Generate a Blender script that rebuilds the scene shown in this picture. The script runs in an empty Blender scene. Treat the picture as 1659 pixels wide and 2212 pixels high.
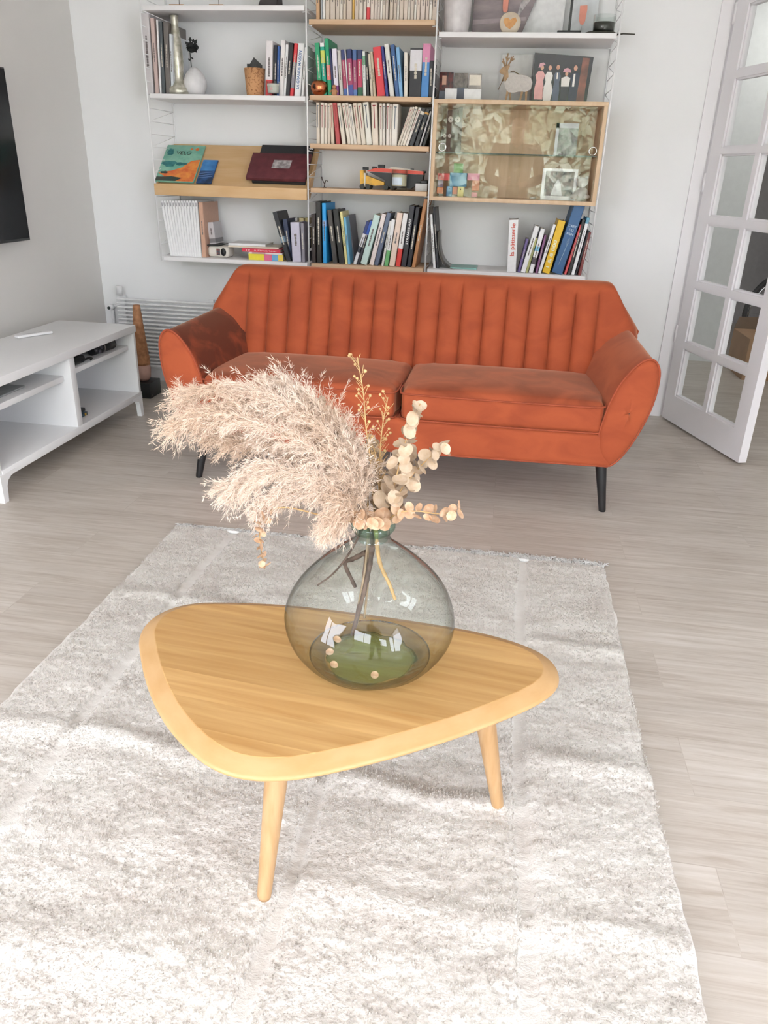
import bpy, math, random
import numpy as np
from mathutils import Vector, Matrix, Euler
PI = math.pi
D = bpy.data
COL = bpy.context.scene.collection
SC = bpy.context.scene
random.seed(11)
rng = np.random.default_rng(5)

# ------------------------------------------------------------------ camera
CAM_POS = Vector((1.804, -4.276, 1.187))
PITCH, YAW, ROLL = math.radians(-24.05), math.radians(-8.22), math.radians(1.81)
cam = D.cameras.new('camera')
cam.sensor_fit = 'HORIZONTAL'
cam.sensor_width = 36.0
cam.lens = 36.0 * 1635.5 / 1659.0
cam.clip_start = 0.05
camo = D.objects.new('camera', cam)
COL.objects.link(camo)
fw = Vector((math.sin(YAW) * math.cos(PITCH), math.cos(YAW) * math.cos(PITCH), math.sin(PITCH)))
rt = fw.cross(Vector((0, 0, 1))).normalized()
up = rt.cross(fw)
r2 = rt * math.cos(ROLL) + up * math.sin(ROLL)
u2 = -rt * math.sin(ROLL) + up * math.cos(ROLL)
mw = Matrix((r2, u2, -fw)).transposed().to_4x4()
mw.translation = CAM_POS
camo.matrix_world = mw
SC.camera = camo

# ------------------------------------------------------------------ view, world, daylight
SC.view_settings.view_transform = 'Standard'
SC.view_settings.look = 'None'
SC.view_settings.gamma = 1.0
SC.view_settings.use_curve_mapping = False
SC.cycles.transparent_max_bounces = 32
SC.view_settings.exposure = 0.45
W = D.worlds.new('overcast_sky')
SC.world = W
W.use_nodes = True
wn = W.node_tree
wn.nodes.clear()
wo = wn.nodes.new('ShaderNodeOutputWorld')
wb = wn.nodes.new('ShaderNodeBackground')
wb.inputs['Color'].default_value = (0.865, 0.885, 1.0, 1)
wb.inputs['Strength'].default_value = 14.6
wn.links.new(wb.outputs[0], wo.inputs[0])

def area(name, loc, rot, sx, sy, power, color=(1, 1, 1), portal=False):
    l = D.lights.new(name, 'AREA')
    l.shape = 'RECTANGLE'
    l.size, l.size_y = sx, sy
    l.energy = power
    l.color = color
    if portal:
        l.cycles.is_portal = True
    o = D.objects.new(name, l)
    COL.objects.link(o)
    o.location = loc
    o.rotation_euler = rot
    return o
# openings that let the sky in (portals only guide the sampling of the sky light)
area('rear_window_portal', (1.85, -7.47, 1.2), (math.radians(90), 0, 0), 3.9, 2.2, 1, portal=True)
area('right_fill_window_portal', (3.98, -6.1, 1.25), (0, math.radians(90), 0), 1.9, 1.8, 1, portal=True)  # for the added right-hand window
area('left_fill_window_portal', (-0.50, -6.05, 1.3), (0, math.radians(-90), 0), 1.9, 1.7, 1, portal=True)  # for the added left-hand window
# unseen fill light added to brighten the hallway behind the door panes
area('hallway_fill_light', (3.5, 1.0, 2.4), (0, 0, 0), 0.3, 0.3, 7.0, (1.0, 0.98, 0.95))

# ------------------------------------------------------------------ helpers: colour and materials
def lin(h, k=1.0):
    h = h.lstrip('#')
    out = []
    for i in (0, 2, 4):
        c = int(h[i:i + 2], 16) / 255
        c = c / 12.92 if c <= 0.04045 else ((c + 0.055) / 1.055) ** 2.4
        out.append(min(0.88, c * k))
    return (out[0], out[1], out[2], 1)
MATS = {}
def mat(name, hexc='CCCCCC', rough=0.6, metal=0.0, k=1.0, var=0.06, vscale=30, stretch=(1, 1, 1), bump=0.0, bscale=200,
        spec=0.5, sheen=0.0, coat=0.0, second=None, nmin=0.35, nmax=0.65, detail=4):
    """Procedural principled material: base colour mixed by noise, optional bump."""
    if name in MATS:
        return MATS[name]
    m = D.materials.new(name)
    m.use_nodes = True
    nt = m.node_tree
    b = nt.nodes['Principled BSDF']
    b.inputs['Roughness'].default_value = rough
    b.inputs['Metallic'].default_value = metal
    b.inputs['Specular IOR Level'].default_value = spec
    c = lin(hexc, k)
    if sheen:
        b.inputs['Sheen Weight'].default_value = sheen
        b.inputs['Sheen Roughness'].default_value = 0.4
        b.inputs['Sheen Tint'].default_value = (min(1, c[0] * 1.5 + .1), min(1, c[1] * 1.5 + .1), min(1, c[2] * 1.5 + .1), 1)
    if coat:
        b.inputs['Coat Weight'].default_value = coat
        b.inputs['Coat Roughness'].default_value = 0.15
    tc = nt.nodes.new('ShaderNodeTexCoord')
    mp = nt.nodes.new('ShaderNodeMapping')
    mp.inputs['Scale'].default_value = stretch
    nt.links.new(tc.outputs['Object'], mp.inputs['Vector'])
    nz = nt.nodes.new('ShaderNodeTexNoise')
    nz.inputs['Scale'].default_value = vscale
    nz.inputs['Detail'].default_value = detail
    nt.links.new(mp.outputs[0], nz.inputs['Vector'])
    rp = nt.nodes.new('ShaderNodeValToRGB')
    c2 = lin(second, k) if second else tuple([max(0, x * (1 - var * 2)) for x in c[:3]] + [1])
    rp.color_ramp.elements[0].position = nmin
    rp.color_ramp.elements[1].position = nmax
    rp.color_ramp.elements[0].color = c2
    rp.color_ramp.elements[1].color = c
    nt.links.new(nz.outputs['Fac'], rp.inputs[0])
    nt.links.new(rp.outputs[0], b.inputs['Base Color'])
    if bump:
        n2 = nt.nodes.new('ShaderNodeTexNoise')
        n2.inputs['Scale'].default_value = bscale
        n2.inputs['Detail'].default_value = 3
        nt.links.new(mp.outputs[0], n2.inputs['Vector'])
        bp = nt.nodes.new('ShaderNodeBump')
        bp.inputs['Strength'].default_value = bump
        bp.inputs['Distance'].default_value = 0.002
        nt.links.new(n2.outputs['Fac'], bp.inputs['Height'])
        nt.links.new(bp.outputs[0], b.inputs['Normal'])
    MATS[name] = m
    return m

def glass(name, tint=(0.96, 0.98, 0.97), ior=1.5, edge=None, rough=0.0, bump=0.0, bscale=20):
    """Thin clear glass: tinted transmission plus fresnel reflection."""
    if name in MATS:
        return MATS[name]
    m = D.materials.new(name)
    m.use_nodes = True
    nt = m.node_tree
    nt.nodes.clear()
    o = nt.nodes.new('ShaderNodeOutputMaterial')
    t = nt.nodes.new('ShaderNodeBsdfTransparent')
    g = nt.nodes.new('ShaderNodeBsdfGlossy')
    g.inputs['Roughness'].default_value = rough
    fr = nt.nodes.new('ShaderNodeFresnel')
    geo = nt.nodes.new('ShaderNodeNewGeometry')          # same fresnel on both faces of the thin sheet
    im = nt.nodes.new('ShaderNodeMapRange')
    im.inputs['To Min'].default_value = ior
    im.inputs['To Max'].default_value = 1.0 / ior
    nt.links.new(geo.outputs['Backfacing'], im.inputs['Value'])
    nt.links.new(im.outputs[0], fr.inputs['IOR'])
    mx = nt.nodes.new('ShaderNodeMixShader')
    nt.links.new(fr.outputs[0], mx.inputs[0])
    nt.links.new(t.outputs[0], mx.inputs[1])
    nt.links.new(g.outputs[0], mx.inputs[2])
    nt.links.new(mx.outputs[0], o.inputs[0])
    if edge:
        lw = nt.nodes.new('ShaderNodeLayerWeight')
        lw.inputs['Blend'].default_value = 0.5
        pw = nt.nodes.new('ShaderNodeMath')
        pw.operation = 'POWER'
        pw.inputs[1].default_value = 4.0
        nt.links.new(lw.outputs['Facing'], pw.inputs[0])
        cm = nt.nodes.new('ShaderNodeMix')
        cm.data_type = 'RGBA'
        cm.inputs[6].default_value = (*tint, 1)
        cm.inputs[7].default_value = (*edge, 1)
        nt.links.new(pw.outputs[0], cm.inputs[0])
        nt.links.new(cm.outputs[2], t.inputs['Color'])
    else:
        t.inputs['Color'].default_value = (*tint, 1)
    if bump:
        tc = nt.nodes.new('ShaderNodeTexCoord')
        n2 = nt.nodes.new('ShaderNodeTexNoise')
        n2.inputs['Scale'].default_value = bscale
        n2.inputs['Detail'].default_value = 2
        nt.links.new(tc.outputs['Object'], n2.inputs['Vector'])
        bp = nt.nodes.new('ShaderNodeBump')
        bp.inputs['Strength'].default_value = bump
        bp.inputs['Distance'].default_value = 0.02
        nt.links.new(n2.outputs['Fac'], bp.inputs['Height'])
        nt.links.new(bp.outputs[0], g.inputs['Normal'])
        nt.links.new(bp.outputs[0], fr.inputs['Normal'])
    MATS[name] = m
    return m

# ------------------------------------------------------------------ helpers: mesh builder
def pane_box(mb, lo, hi, ax, front, tr=None):
    """sheet of glass: one broad face (at 'front' = 0 low side, 1 high side of axis ax) and its four edges"""
    k = len(mb.f)
    mb.box(lo, hi, tr=tr)
    # face order in box(): -z +z -y +x +y -x
    drop = {(2, 0): 1, (2, 1): 0, (1, 0): 4, (1, 1): 2, (0, 0): 3, (0, 1): 5}[(ax, front)]
    del mb.f[k + drop]; del mb.s[k + drop]; del mb.m[k + drop]
    return mb
class MB:
    def __init__(s):
        s.v = []; s.f = []; s.s = []; s.m = []
    def add(s, vs, fs, smooth=False, mi=0, tr=None):
        b = len(s.v)
        if tr is not None:
            vs = [tuple(tr @ Vector(q)) for q in vs]
        s.v += [tuple(q) for q in vs]
        s.f += [tuple(b + i for i in f) for f in fs]
        s.s += [smooth] * len(fs)
        s.m += [mi] * len(fs)
        return s
    def box(s, lo, hi, mi=0, tr=None):
        x0, y0, z0 = lo; x1, y1, z1 = hi
        vs = [(x0, y0, z0), (x1, y0, z0), (x1, y1, z0), (x0, y1, z0), (x0, y0, z1), (x1, y0, z1), (x1, y1, z1), (x0, y1, z1)]
        fs = [(0, 3, 2, 1), (4, 5, 6, 7), (0, 1, 5, 4), (1, 2, 6, 5), (2, 3, 7, 6), (3, 0, 4, 7)]
        return s.add(vs, fs, False, mi, tr)
    def rbox(s, lo, hi, r, n=3, g=1, mi=0, warp=None, tr=None):
        """box with rounded edges of radius r; g inner subdivisions; warp(x,y,z)->(x,y,z)"""
        c = [(a + b) / 2 for a, b in zip(lo, hi)]
        h = [(b - a) / 2 for a, b in zip(lo, hi)]
        r = min(r, min(h) * 0.999)
        def ticks(hh):
            t = []
            for i in range(n + 1):
                t.append(('r', -1, i / n))
            for i in range(1, g):
                t.append(('m', (hh - r) * (2 * i / g - 1), 0))
            for i in range(n + 1):
                t.append(('r', 1, 1 - i / n))
            return t
        idx = {}
        def vert(p):
            # p: point on cube surface in half-extent coordinates
            q = [max(-(h[i] - r), min(h[i] - r, p[i])) for i in range(3)]
            d = Vector((p[0] - q[0], p[1] - q[1], p[2] - q[2]))
            if d.length > 1e-9:
                d = d.normalized() * r
            o = (c[0] + q[0] + d.x, c[1] + q[1] + d.y, c[2] + q[2] + d.z)
            if warp: o = warp(*o)
            if tr is not None: o = tuple(tr @ Vector(o))
            key = tuple(round(a, 6) for a in o)
            if key not in idx:
                idx[key] = len(s.v); s.v.append(o)
            return idx[key]
        def coord(t, hh):
            if t[0] == 'm': return t[1]
            return t[1] * (hh - r + r * math.tan(PI / 4 * (1 - t[2] if t[1] < 0 else 1 - t[2])))
        for ax in range(3):
            a1, a2 = (ax + 1) % 3, (ax + 2) % 3
            T1 = [coord(t, h[a1]) for t in ticks(h[a1])]
            T2 = [coord(t, h[a2]) for t in ticks(h[a2])]
            for sg in (-1, 1):
                grid = []
                for x in T1:
                    rowv = []
                    for y in T2:
                        p = [0, 0, 0]; p[ax] = sg * h[ax]; p[a1] = x; p[a2] = y
                        rowv.append(vert(p))
                    grid.append(rowv)
                for i in range(len(T1) - 1):
                    for j in range(len(T2) - 1):
                        q = (grid[i][j], grid[i + 1][j], grid[i + 1][j + 1], grid[i][j + 1])
                        if sg < 0: q = q[::-1]
                        if len(set(q)) < 4:
                            q2 = []
                            for w in q:
                                if w not in q2: q2.append(w)
                            if len(q2) < 3: continue
                            q = tuple(q2)
                        s.f.append(q); s.s.append(True); s.m.append(mi)
        return s
    def tube(s, pts, r, n=8, caps=True, mi=0, tr=None, smooth=True):
        pts = [Vector(p) for p in pts]
        if not isinstance(r, (list, tuple)): r = [r] * len(pts)
        base = []
        ref = None
        vs = []; fs = []
        for i, p in enumerate(pts):
            a = pts[max(0, i - 1)]; b = pts[min(len(pts) - 1, i + 1)]
            t = (b - a).normalized()
            if ref is None:
                ref = Vector((0, 0, 1)) if abs(t.z) < 0.9 else Vector((1, 0, 0))
            u = t.cross(ref).normalized(); w = u.cross(t).normalized()
            ref = w
            for k in range(n):
                an = 2 * PI * k / n
                vs.append(tuple(p + (u * math.cos(an) + w * math.sin(an)) * r[i]))
        for i in range(len(pts) - 1):
            for k in range(n):
                k2 = (k + 1) % n
                fs.append((i * n + k, i * n + k2, (i + 1) * n + k2, (i + 1) * n + k))
        s.add(vs, fs, smooth, mi, tr)
        if caps:
            b = len(s.v) - len(vs)
            s.f.append(tuple(b + k for k in range(n))[::-1]); s.s.append(False); s.m.append(mi)
            s.f.append(tuple(b + (len(pts) - 1) * n + k for k in range(n))); s.s.append(False); s.m.append(mi)
        return s
    def lathe(s, prof, c=(0, 0, 0), n=32, mi=0, warp=None, tr=None):
        vs = []; fs = []
        for (r, z) in prof:
            for k in range(n):
                an = 2 * PI * k / n
                rr = r * (warp(an, z) if warp else 1)
                vs.append((c[0] + rr * math.cos(an), c[1] + rr * math.sin(an), c[2] + z))
        for i in range(len(prof) - 1):
            for k in range(n):
                k2 = (k + 1) % n
                fs.append((i * n + k, i * n + k2, (i + 1) * n + k2, (i + 1) * n + k))
        return s.add(vs, fs, True, mi, tr)
    def ball(s, c, r, sc=(1, 1, 1), n=12, mi=0, tr=None):
        prof = [(math.sin(PI * i / n) * r, -math.cos(PI * i / n) * r) for i in range(n + 1)]
        prof[0] = (1e-5, -r); prof[-1] = (1e-5, r)
        vs = []; fs = []; m = n * 2
        for (a, z) in prof:
            for k in range(m):
                an = 2 * PI * k / m
                vs.append((c[0] + a * math.cos(an) * sc[0], c[1] + a * math.sin(an) * sc[1], c[2] + z * sc[2]))
        for i in range(n):
            for k in range(m):
                k2 = (k + 1) % m
                fs.append((i * m + k, i * m + k2, (i + 1) * m + k2, (i + 1) * m + k))
        return s.add(vs, fs, True, mi, tr)
    def prism(s, poly, d0, d1, axis='y', mi=0, smooth=False, tr=None):
        """poly: list of 2D points; axis y: (x,z); axis z: (x,y); axis x: (y,z)"""
        f = {'y': lambda a, b, d: (a, d, b), 'z': lambda a, b, d: (a, b, d), 'x': lambda a, b, d: (d, a, b)}[axis]
        n = len(poly)
        vs = [f(a, b, d0) for a, b in poly] + [f(a, b, d1) for a, b in poly]
        area_ = sum(poly[i][0] * poly[(i + 1) % n][1] - poly[(i + 1) % n][0] * poly[i][1] for i in range(n))
        flip = (area_ < 0) ^ (axis == 'y') ^ (d1 < d0)
        sides = [(i, (i + 1) % n, n + (i + 1) % n, n + i) for i in range(n)]
        caps = [tuple(range(n))[::-1], tuple(range(n, 2 * n))]
        if flip:
            sides = [q[::-1] for q in sides]; caps = [q[::-1] for q in caps]
        s.add(vs, sides, smooth, mi, tr)
        b = len(s.v) - 2 * n
        for q in caps:
            s.f.append(tuple(b + i for i in q)); s.s.append(False); s.m.append(mi)
        return s

ORG = {}
def put(name, mb, mats, parent=None, origin=(0, 0, 0), **tags):
    """link a mesh as ONE object; vertices are in world space, origin is its pivot"""
    me = D.meshes.new(name)
    if not isinstance(mats, (list, tuple)): mats = [mats]
    o_ = Vector(origin) if parent is None else (Vector(origin) if origin != (0, 0, 0) else ORG.get(parent.name, Vector((0, 0, 0))))
    vv = np.array(mb.v, dtype=float) - np.array(o_)
    me.from_pydata(vv.tolist(), [], mb.f)
    for m in mats: me.materials.append(m)
    me.polygons.foreach_set('use_smooth', mb.s)
    me.polygons.foreach_set('material_index', mb.m)
    me.update()
    o = D.objects.new(name, me)
    COL.objects.link(o)
    ORG[o.name] = Vector(o_)
    if parent is not None:
        o.parent = parent
        o.location = Vector(o_) - ORG[parent.name]
    else:
        o.location = o_
    for k_, v_ in tags.items():
        if v_ is not None: o[k_] = v_
    return o
def thing(name, loc, label, category, group=None):
    o = D.objects.new(name, None)
    o.empty_display_size = 0.1
    COL.objects.link(o)
    o.location = loc
    ORG[o.name] = Vector(loc)
    o['label'] = label; o['category'] = category
    if group: o['group'] = group
    return o
def struct(name, mb, m):
    return put(name, mb, m, kind='structure')
def arr_mesh(name, V, F, mats, parent=None, smooth=True, origin=(0, 0, 0), **tags):
    """fast path for big numpy meshes; F all same arity"""
    me = D.meshes.new(name)
    o_ = Vector(origin) if parent is None else ORG[parent.name]
    V = np.asarray(V, dtype=np.float32) - np.array(o_, dtype=np.float32)
    F = np.asarray(F, dtype=np.int32)
    k = F.shape[1]
    me.vertices.add(len(V)); me.vertices.foreach_set('co', V.ravel())
    me.loops.add(F.size); me.loops.foreach_set('vertex_index', F.ravel())
    me.polygons.add(len(F)); me.polygons.foreach_set('loop_start', np.arange(0, F.size, k, dtype=np.int32))
    me.polygons.foreach_set('use_smooth', np.full(len(F), smooth))
    me.update(calc_edges=True)
    if not isinstance(mats, (list, tuple)): mats = [mats]
    for m in mats: me.materials.append(m)
    me.validate()
    o = D.objects.new(name, me)
    COL.objects.link(o)
    ORG[o.name] = Vector(o_)
    if parent is not None: o.parent = parent
    else: o.location = o_
    for k_, v_ in tags.items(): o[k_] = v_
    return o
def text_mesh(name, body, size, M, m, parent, depth=0.0003, bold=False, align='CENTER', width=None):
    cu = D.curves.new('txt', 'FONT')
    cu.body = body; cu.size = size; cu.extrude = depth
    cu.align_x = align; cu.align_y = 'CENTER'
    if bold: cu.offset = size * 0.02
    to = D.objects.new('txt', cu)
    COL.objects.link(to)
    bpy.context.view_layer.update()
    dg = bpy.context.evaluated_depsgraph_get()
    me = D.meshes.new_from_object(to.evaluated_get(dg))
    D.objects.remove(to); D.curves.remove(cu)
    if width and len(me.vertices):
        w0 = max(v.co.x for v in me.vertices) - min(v.co.x for v in me.vertices)
        me.transform(Matrix.Diagonal((width / w0, 1, 1, 1)))
    me.transform(M)
    me.materials.clear(); me.materials.append(m)
    me.name = name
    o = D.objects.new(name, me)
    COL.objects.link(o)
    if parent: o.parent = parent
    return o
def smooth_noise(nx, ny, cx, cy, rg=rng):
    """value noise on an nx*ny grid with cx*cy cells, cosine interpolated"""
    g = rg.random((cx + 2, cy + 2))
    x = np.linspace(0, cx, nx, endpoint=False); y = np.linspace(0, cy, ny, endpoint=False)
    xi = x.astype(int); yi = y.astype(int)
    fx = (1 - np.cos((x - xi) * PI)) / 2; fy = (1 - np.cos((y - yi) * PI)) / 2
    a = g[np.ix_(xi, yi)]; b = g[np.ix_(xi + 1, yi)]; c = g[np.ix_(xi, yi + 1)]; d = g[np.ix_(xi + 1, yi + 1)]
    fx = fx[:, None]; fy = fy[None, :]
    return (a * (1 - fx) + b * fx) * (1 - fy) + (c * (1 - fx) + d * fx) * fy - 0.5
def spline(pts, n=24):
    """Catmull-Rom through control points"""
    P = [Vector(p) for p in pts]
    P = [P[0] * 2 - P[1]] + P + [P[-1] * 2 - P[-2]]
    out = []
    segs = len(P) - 3
    for i in range(segs):
        a, b, c, d = P[i:i + 4]
        m = max(2, n // segs)
        for k in range(m):
            t = k / m
            out.append(0.5 * ((2 * b) + (c - a) * t + (2 * a - 5 * b + 4 * c - d) * t * t + (3 * b - a - 3 * c + d) * t ** 3))
    out.append(P[-2])
    return out

# ------------------------------------------------------------------ shared materials
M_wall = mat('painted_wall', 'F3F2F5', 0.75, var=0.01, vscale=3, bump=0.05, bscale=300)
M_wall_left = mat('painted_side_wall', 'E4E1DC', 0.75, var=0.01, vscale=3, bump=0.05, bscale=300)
M_ceil = mat('painted_ceiling', 'F0EFEC', 0.8, var=0.01)
M_white = mat('white_lacquer', 'F2F1F2', 0.35, var=0.01, vscale=5)
M_shelf = mat('white_shelf_board', 'EFEDED', 0.45, var=0.01, vscale=5)
M_door = mat('white_door_paint', 'EDEAEC', 0.4, var=0.015, vscale=5)
M_wire = mat('white_wire', 'FAFAFA', 0.4, var=0.01)
M_oak = mat('oak_board', 'DDBD9B', 0.5, var=0.07, vscale=6, stretch=(1, 8, 8), second='D3B08C')
M_oakin = mat('oak_veneer', 'DFC3A2', 0.5, var=0.07, vscale=5, stretch=(8, 1, 1), second='D5B692')
M_birch = mat('birch_display_board', 'DBB88A', 0.5, vscale=5, stretch=(1, 6, 6), second='D2AA78')
M_black = mat('black_plastic', '1C1D1E', 0.4, var=0.02)
M_page = mat('book_pages', 'E6DDCB', 0.8, var=0.08, vscale=200, stretch=(8, 1, 1))
M_chrome = mat('chrome', 'D8D8D8', 0.12, 1.0, var=0.01)
M_clear = glass('clear_glass')

# ================================================================== THE ROOM
XL, XR, YB, H = -0.52, 4.0, -7.5, 2.55
def floor_material():
    m = D.materials.new('greige_stone_look_planks'); m.use_nodes = True
    nt = m.node_tree; b = nt.nodes['Principled BSDF']
    b.inputs['Roughness'].default_value = 0.42
    b.inputs['Specular IOR Level'].default_value = 0.4
    tc = nt.nodes.new('ShaderNodeTexCoord')
    def noise(scale, stretch, detail=5, rough=0.6, dist=0.0):
        mp = nt.nodes.new('ShaderNodeMapping'); mp.inputs['Scale'].default_value = stretch
        nt.links.new(tc.outputs['Object'], mp.inputs['Vector'])
        nz = nt.nodes.new('ShaderNodeTexNoise'); nz.inputs['Scale'].default_value = scale
        nz.inputs['Detail'].default_value = detail; nz.inputs['Roughness'].default_value = rough
        nz.inputs['Distortion'].default_value = dist
        nt.links.new(mp.outputs[0], nz.inputs['Vector']); return nz
    br = nt.nodes.new('ShaderNodeTexBrick')
    br.inputs['Scale'].default_value = 1.0
    br.inputs['Mortar Size'].default_value = 0.0014
    br.inputs['Mortar Smooth'].default_value = 0.6
    br.inputs['Brick Width'].default_value = 0.92
    br.inputs['Row Height'].default_value = 0.185
    br.inputs['Color1'].default_value = (0.35, 0.35, 0.35, 1); br.inputs['Color2'].default_value = (0.65, 0.65, 0.65, 1)
    br.inputs['Mortar'].default_value = (0.22, 0.22, 0.22, 1)
    nt.links.new(tc.outputs['Object'], br.inputs['Vector'])
    # offset streaks from plank to plank
    sep = nt.nodes.new('ShaderNodeVectorMath'); sep.operation = 'MULTIPLY_ADD'
    sep.inputs[1].default_value = (5, 5, 5)
    nt.links.new(br.outputs['Color'], sep.inputs[0]); nt.links.new(tc.outputs['Object'], sep.inputs[2])
    n1 = noise(3.4, (1, 17, 1), 8, 0.66, 0.8); n2 = noise(2.2, (0.9, 4, 1), 4, 0.55, 0.3)
    for n_, st in ((n1, None), (n2, None)):
        mpn = n_.inputs['Vector'].links[0].from_node
        nt.links.new(sep.outputs[0], mpn.inputs['Vector'])
    r1 = nt.nodes.new('ShaderNodeValToRGB')
    e = r1.color_ramp.elements
    e[0].position = 0.30; e[0].color = lin('B2A699')
    e[1].position = 0.72; e[1].color = lin('D3CCC4')
    x = e.new(0.48); x.color = lin('C4BBB0'); x = e.new(0.58); x.color = lin('CBC3B9')
    nt.links.new(n1.outputs['Fac'], r1.inputs[0])
    r2_ = nt.nodes.new('ShaderNodeValToRGB')
    r2_.color_ramp.elements[0].position = 0.3; r2_.color_ramp.elements[0].color = (0.86, 0.85, 0.84, 1)
    r2_.color_ramp.elements[1].position = 0.7; r2_.color_ramp.elements[1].color = (1, 1, 1, 1)
    nt.links.new(n2.outputs['Fac'], r2_.inputs[0])
    mu = nt.nodes.new('ShaderNodeMix'); mu.data_type = 'RGBA'; mu.blend_type = 'MULTIPLY'; mu.inputs[0].default_value = 1
    nt.links.new(r1.outputs[0], mu.inputs[6]); nt.links.new(r2_.outputs[0], mu.inputs[7])
    m2 = nt.nodes.new('ShaderNodeMix'); m2.data_type = 'RGBA'; m2.blend_type = 'SOFT_LIGHT'; m2.inputs[0].default_value = 0.35
    nt.links.new(mu.outputs[2], m2.inputs[6]); nt.links.new(br.outputs['Color'], m2.inputs[7])
    nt.links.new(m2.outputs[2], b.inputs['Base Color'])
    bp = nt.nodes.new('ShaderNodeBump'); bp.inputs['Strength'].default_value = 0.12; bp.inputs['Distance'].default_value = 0.002
    nt.links.new(n1.outputs['Fac'], bp.inputs['Height']); nt.links.new(bp.outputs[0], b.inputs['Normal'])
    return m
M_floor = floor_material()
struct('floor', MB().box((XL - .2, YB - .2, -0.1), (5.2, 3.6, 0)), M_floor)
struct('ceiling', MB().box((XL - .2, YB - .2, H), (5.2, 3.6, H + 0.1)), M_ceil)
KW0, KW1, KZ0, KZ1 = -6.90, -5.20, 0.35, 2.25      # unseen left-wall window, added to brighten the right end of the back wall
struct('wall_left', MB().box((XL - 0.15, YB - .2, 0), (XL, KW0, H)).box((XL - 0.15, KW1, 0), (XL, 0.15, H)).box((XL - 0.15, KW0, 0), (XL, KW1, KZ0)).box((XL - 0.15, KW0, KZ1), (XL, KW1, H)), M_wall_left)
# back wall with the doorway at its right end
DX0, DX1, DH = 2.74, 3.50, 2.04
struct('wall_back', MB().box((XL, 0, 0), (DX0 - 0.055, 0.12, H)).box((DX1 + 0.05, 0, 0), (5.2, 0.12, H)).box((DX0 - 0.055, 0, DH + 0.05), (DX1 + 0.05, 0.12, H)), M_wall)
# rear wall with the big glazed opening
WX0, WX1, WH = -0.1, 3.8, 2.3
struct('wall_rear', MB().box((XL, YB - .12, 0), (WX0, YB, H)).box((WX1, YB - .12, 0), (XR, YB, H)).box((WX0, YB - .12, WH), (WX1, YB, H)), M_wall)
LW0, LW1, LZ0, LZ1 = -7.0, -5.2, 0.30, 2.25      # unseen right-wall window, added to throw more light on the left wall
struct('wall_right', MB().box((XR, YB - .12, 0), (XR + .12, LW0, H)).box((XR, LW1, 0), (XR + .12, 0, H)).box((XR, LW0, 0), (XR + .12, LW1, LZ0)).box((XR, LW0, LZ1), (XR + .12, LW1, H)), M_wall)
M_skirt = mat('stone_skirting', 'D5CDC4', 0.5, var=0.05, vscale=8)
struct('baseboard_back', MB().box((2.42, -0.012, 0), (DX0 - 0.06, 0, 0.06)), M_skirt)
# glazed rear wall: dark wooden frames
M_frame = mat('dark_wood_window_frame', '6A4A36', 0.5, var=0.1, vscale=8, stretch=(6, 6, 1))
fb = MB()
for x in (WX0, 0.86, 1.82, 2.78, WX1 - .06):
    fb.box((x, YB - .1, 0), (x + 0.06, YB - 0.03, WH))
fb.box((WX0, YB - .1, WH - .07), (WX1, YB - .03, WH)).box((WX0, YB - .1, 0), (WX1, YB - .03, .09))
w1 = struct('window_1', fb, M_frame)
put('window_pane', pane_box(MB(), (WX0 + .05, YB - .07, .08), (WX1 - .05, YB - .064, WH - .06), 1, 1), M_clear, w1)
fb = MB()
for y in (LW0, -6.12, LW1 - .06):
    fb.box((XR + .03, y, LZ0), (XR + .09, y + 0.06, LZ1))
fb.box((XR + .03, LW0, LZ0), (XR + .09, LW1, LZ0 + .06)).box((XR + .03, LW0, LZ1 - .06), (XR + .09, LW1, LZ1))
w2 = struct('added_window_right', fb, M_frame)
put('window_pane', pane_box(MB(), (XR + .055, LW0 + .03, LZ0 + .03), (XR + .060, LW1 - .03, LZ1 - .03), 0, 0), M_clear, w2)

fb = MB()
for y in (KW0, -6.08, KW1 - .06):
    fb.box((XL - .09, y, KZ0), (XL - .03, y + 0.06, KZ1))
fb.box((XL - .09, KW0, KZ0), (XL - .03, KW1, KZ0 + .06)).box((XL - .09, KW0, KZ1 - .06), (XL - .03, KW1, KZ1))
w3 = struct('added_window_left', fb, M_frame)
put('window_pane', pane_box(MB(), (XL - .062, KW0 + .03, KZ0 + .03), (XL - .057, KW1 - .03, KZ1 - .03), 0, 1), M_clear, w3)

# ------------------------------------------------------------------ doorway, open glazed door, hallway
fr = MB()
fr.box((DX0 - 0.075, -0.014, 0), (DX0 - 0.02, 0.0, DH + 0.07)).box((DX0 - 0.055, -0.0, 0), (DX0 - 0.0, 0.12, DH + .05))
fr.box((DX1, 0, 0), (DX1 + .05, 0.12, DH + .05)).box((DX1 + .02, -0.014, 0), (DX1 + .075, 0, DH + .07))
fr.box((DX0 - 0.0, 0, DH), (DX1, 0.12, DH + .05)).box((DX0 - .02, -0.014, DH + .02), (DX1 + .02, 0, DH + .07))
struct('trim_1', fr, M_door)
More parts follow.
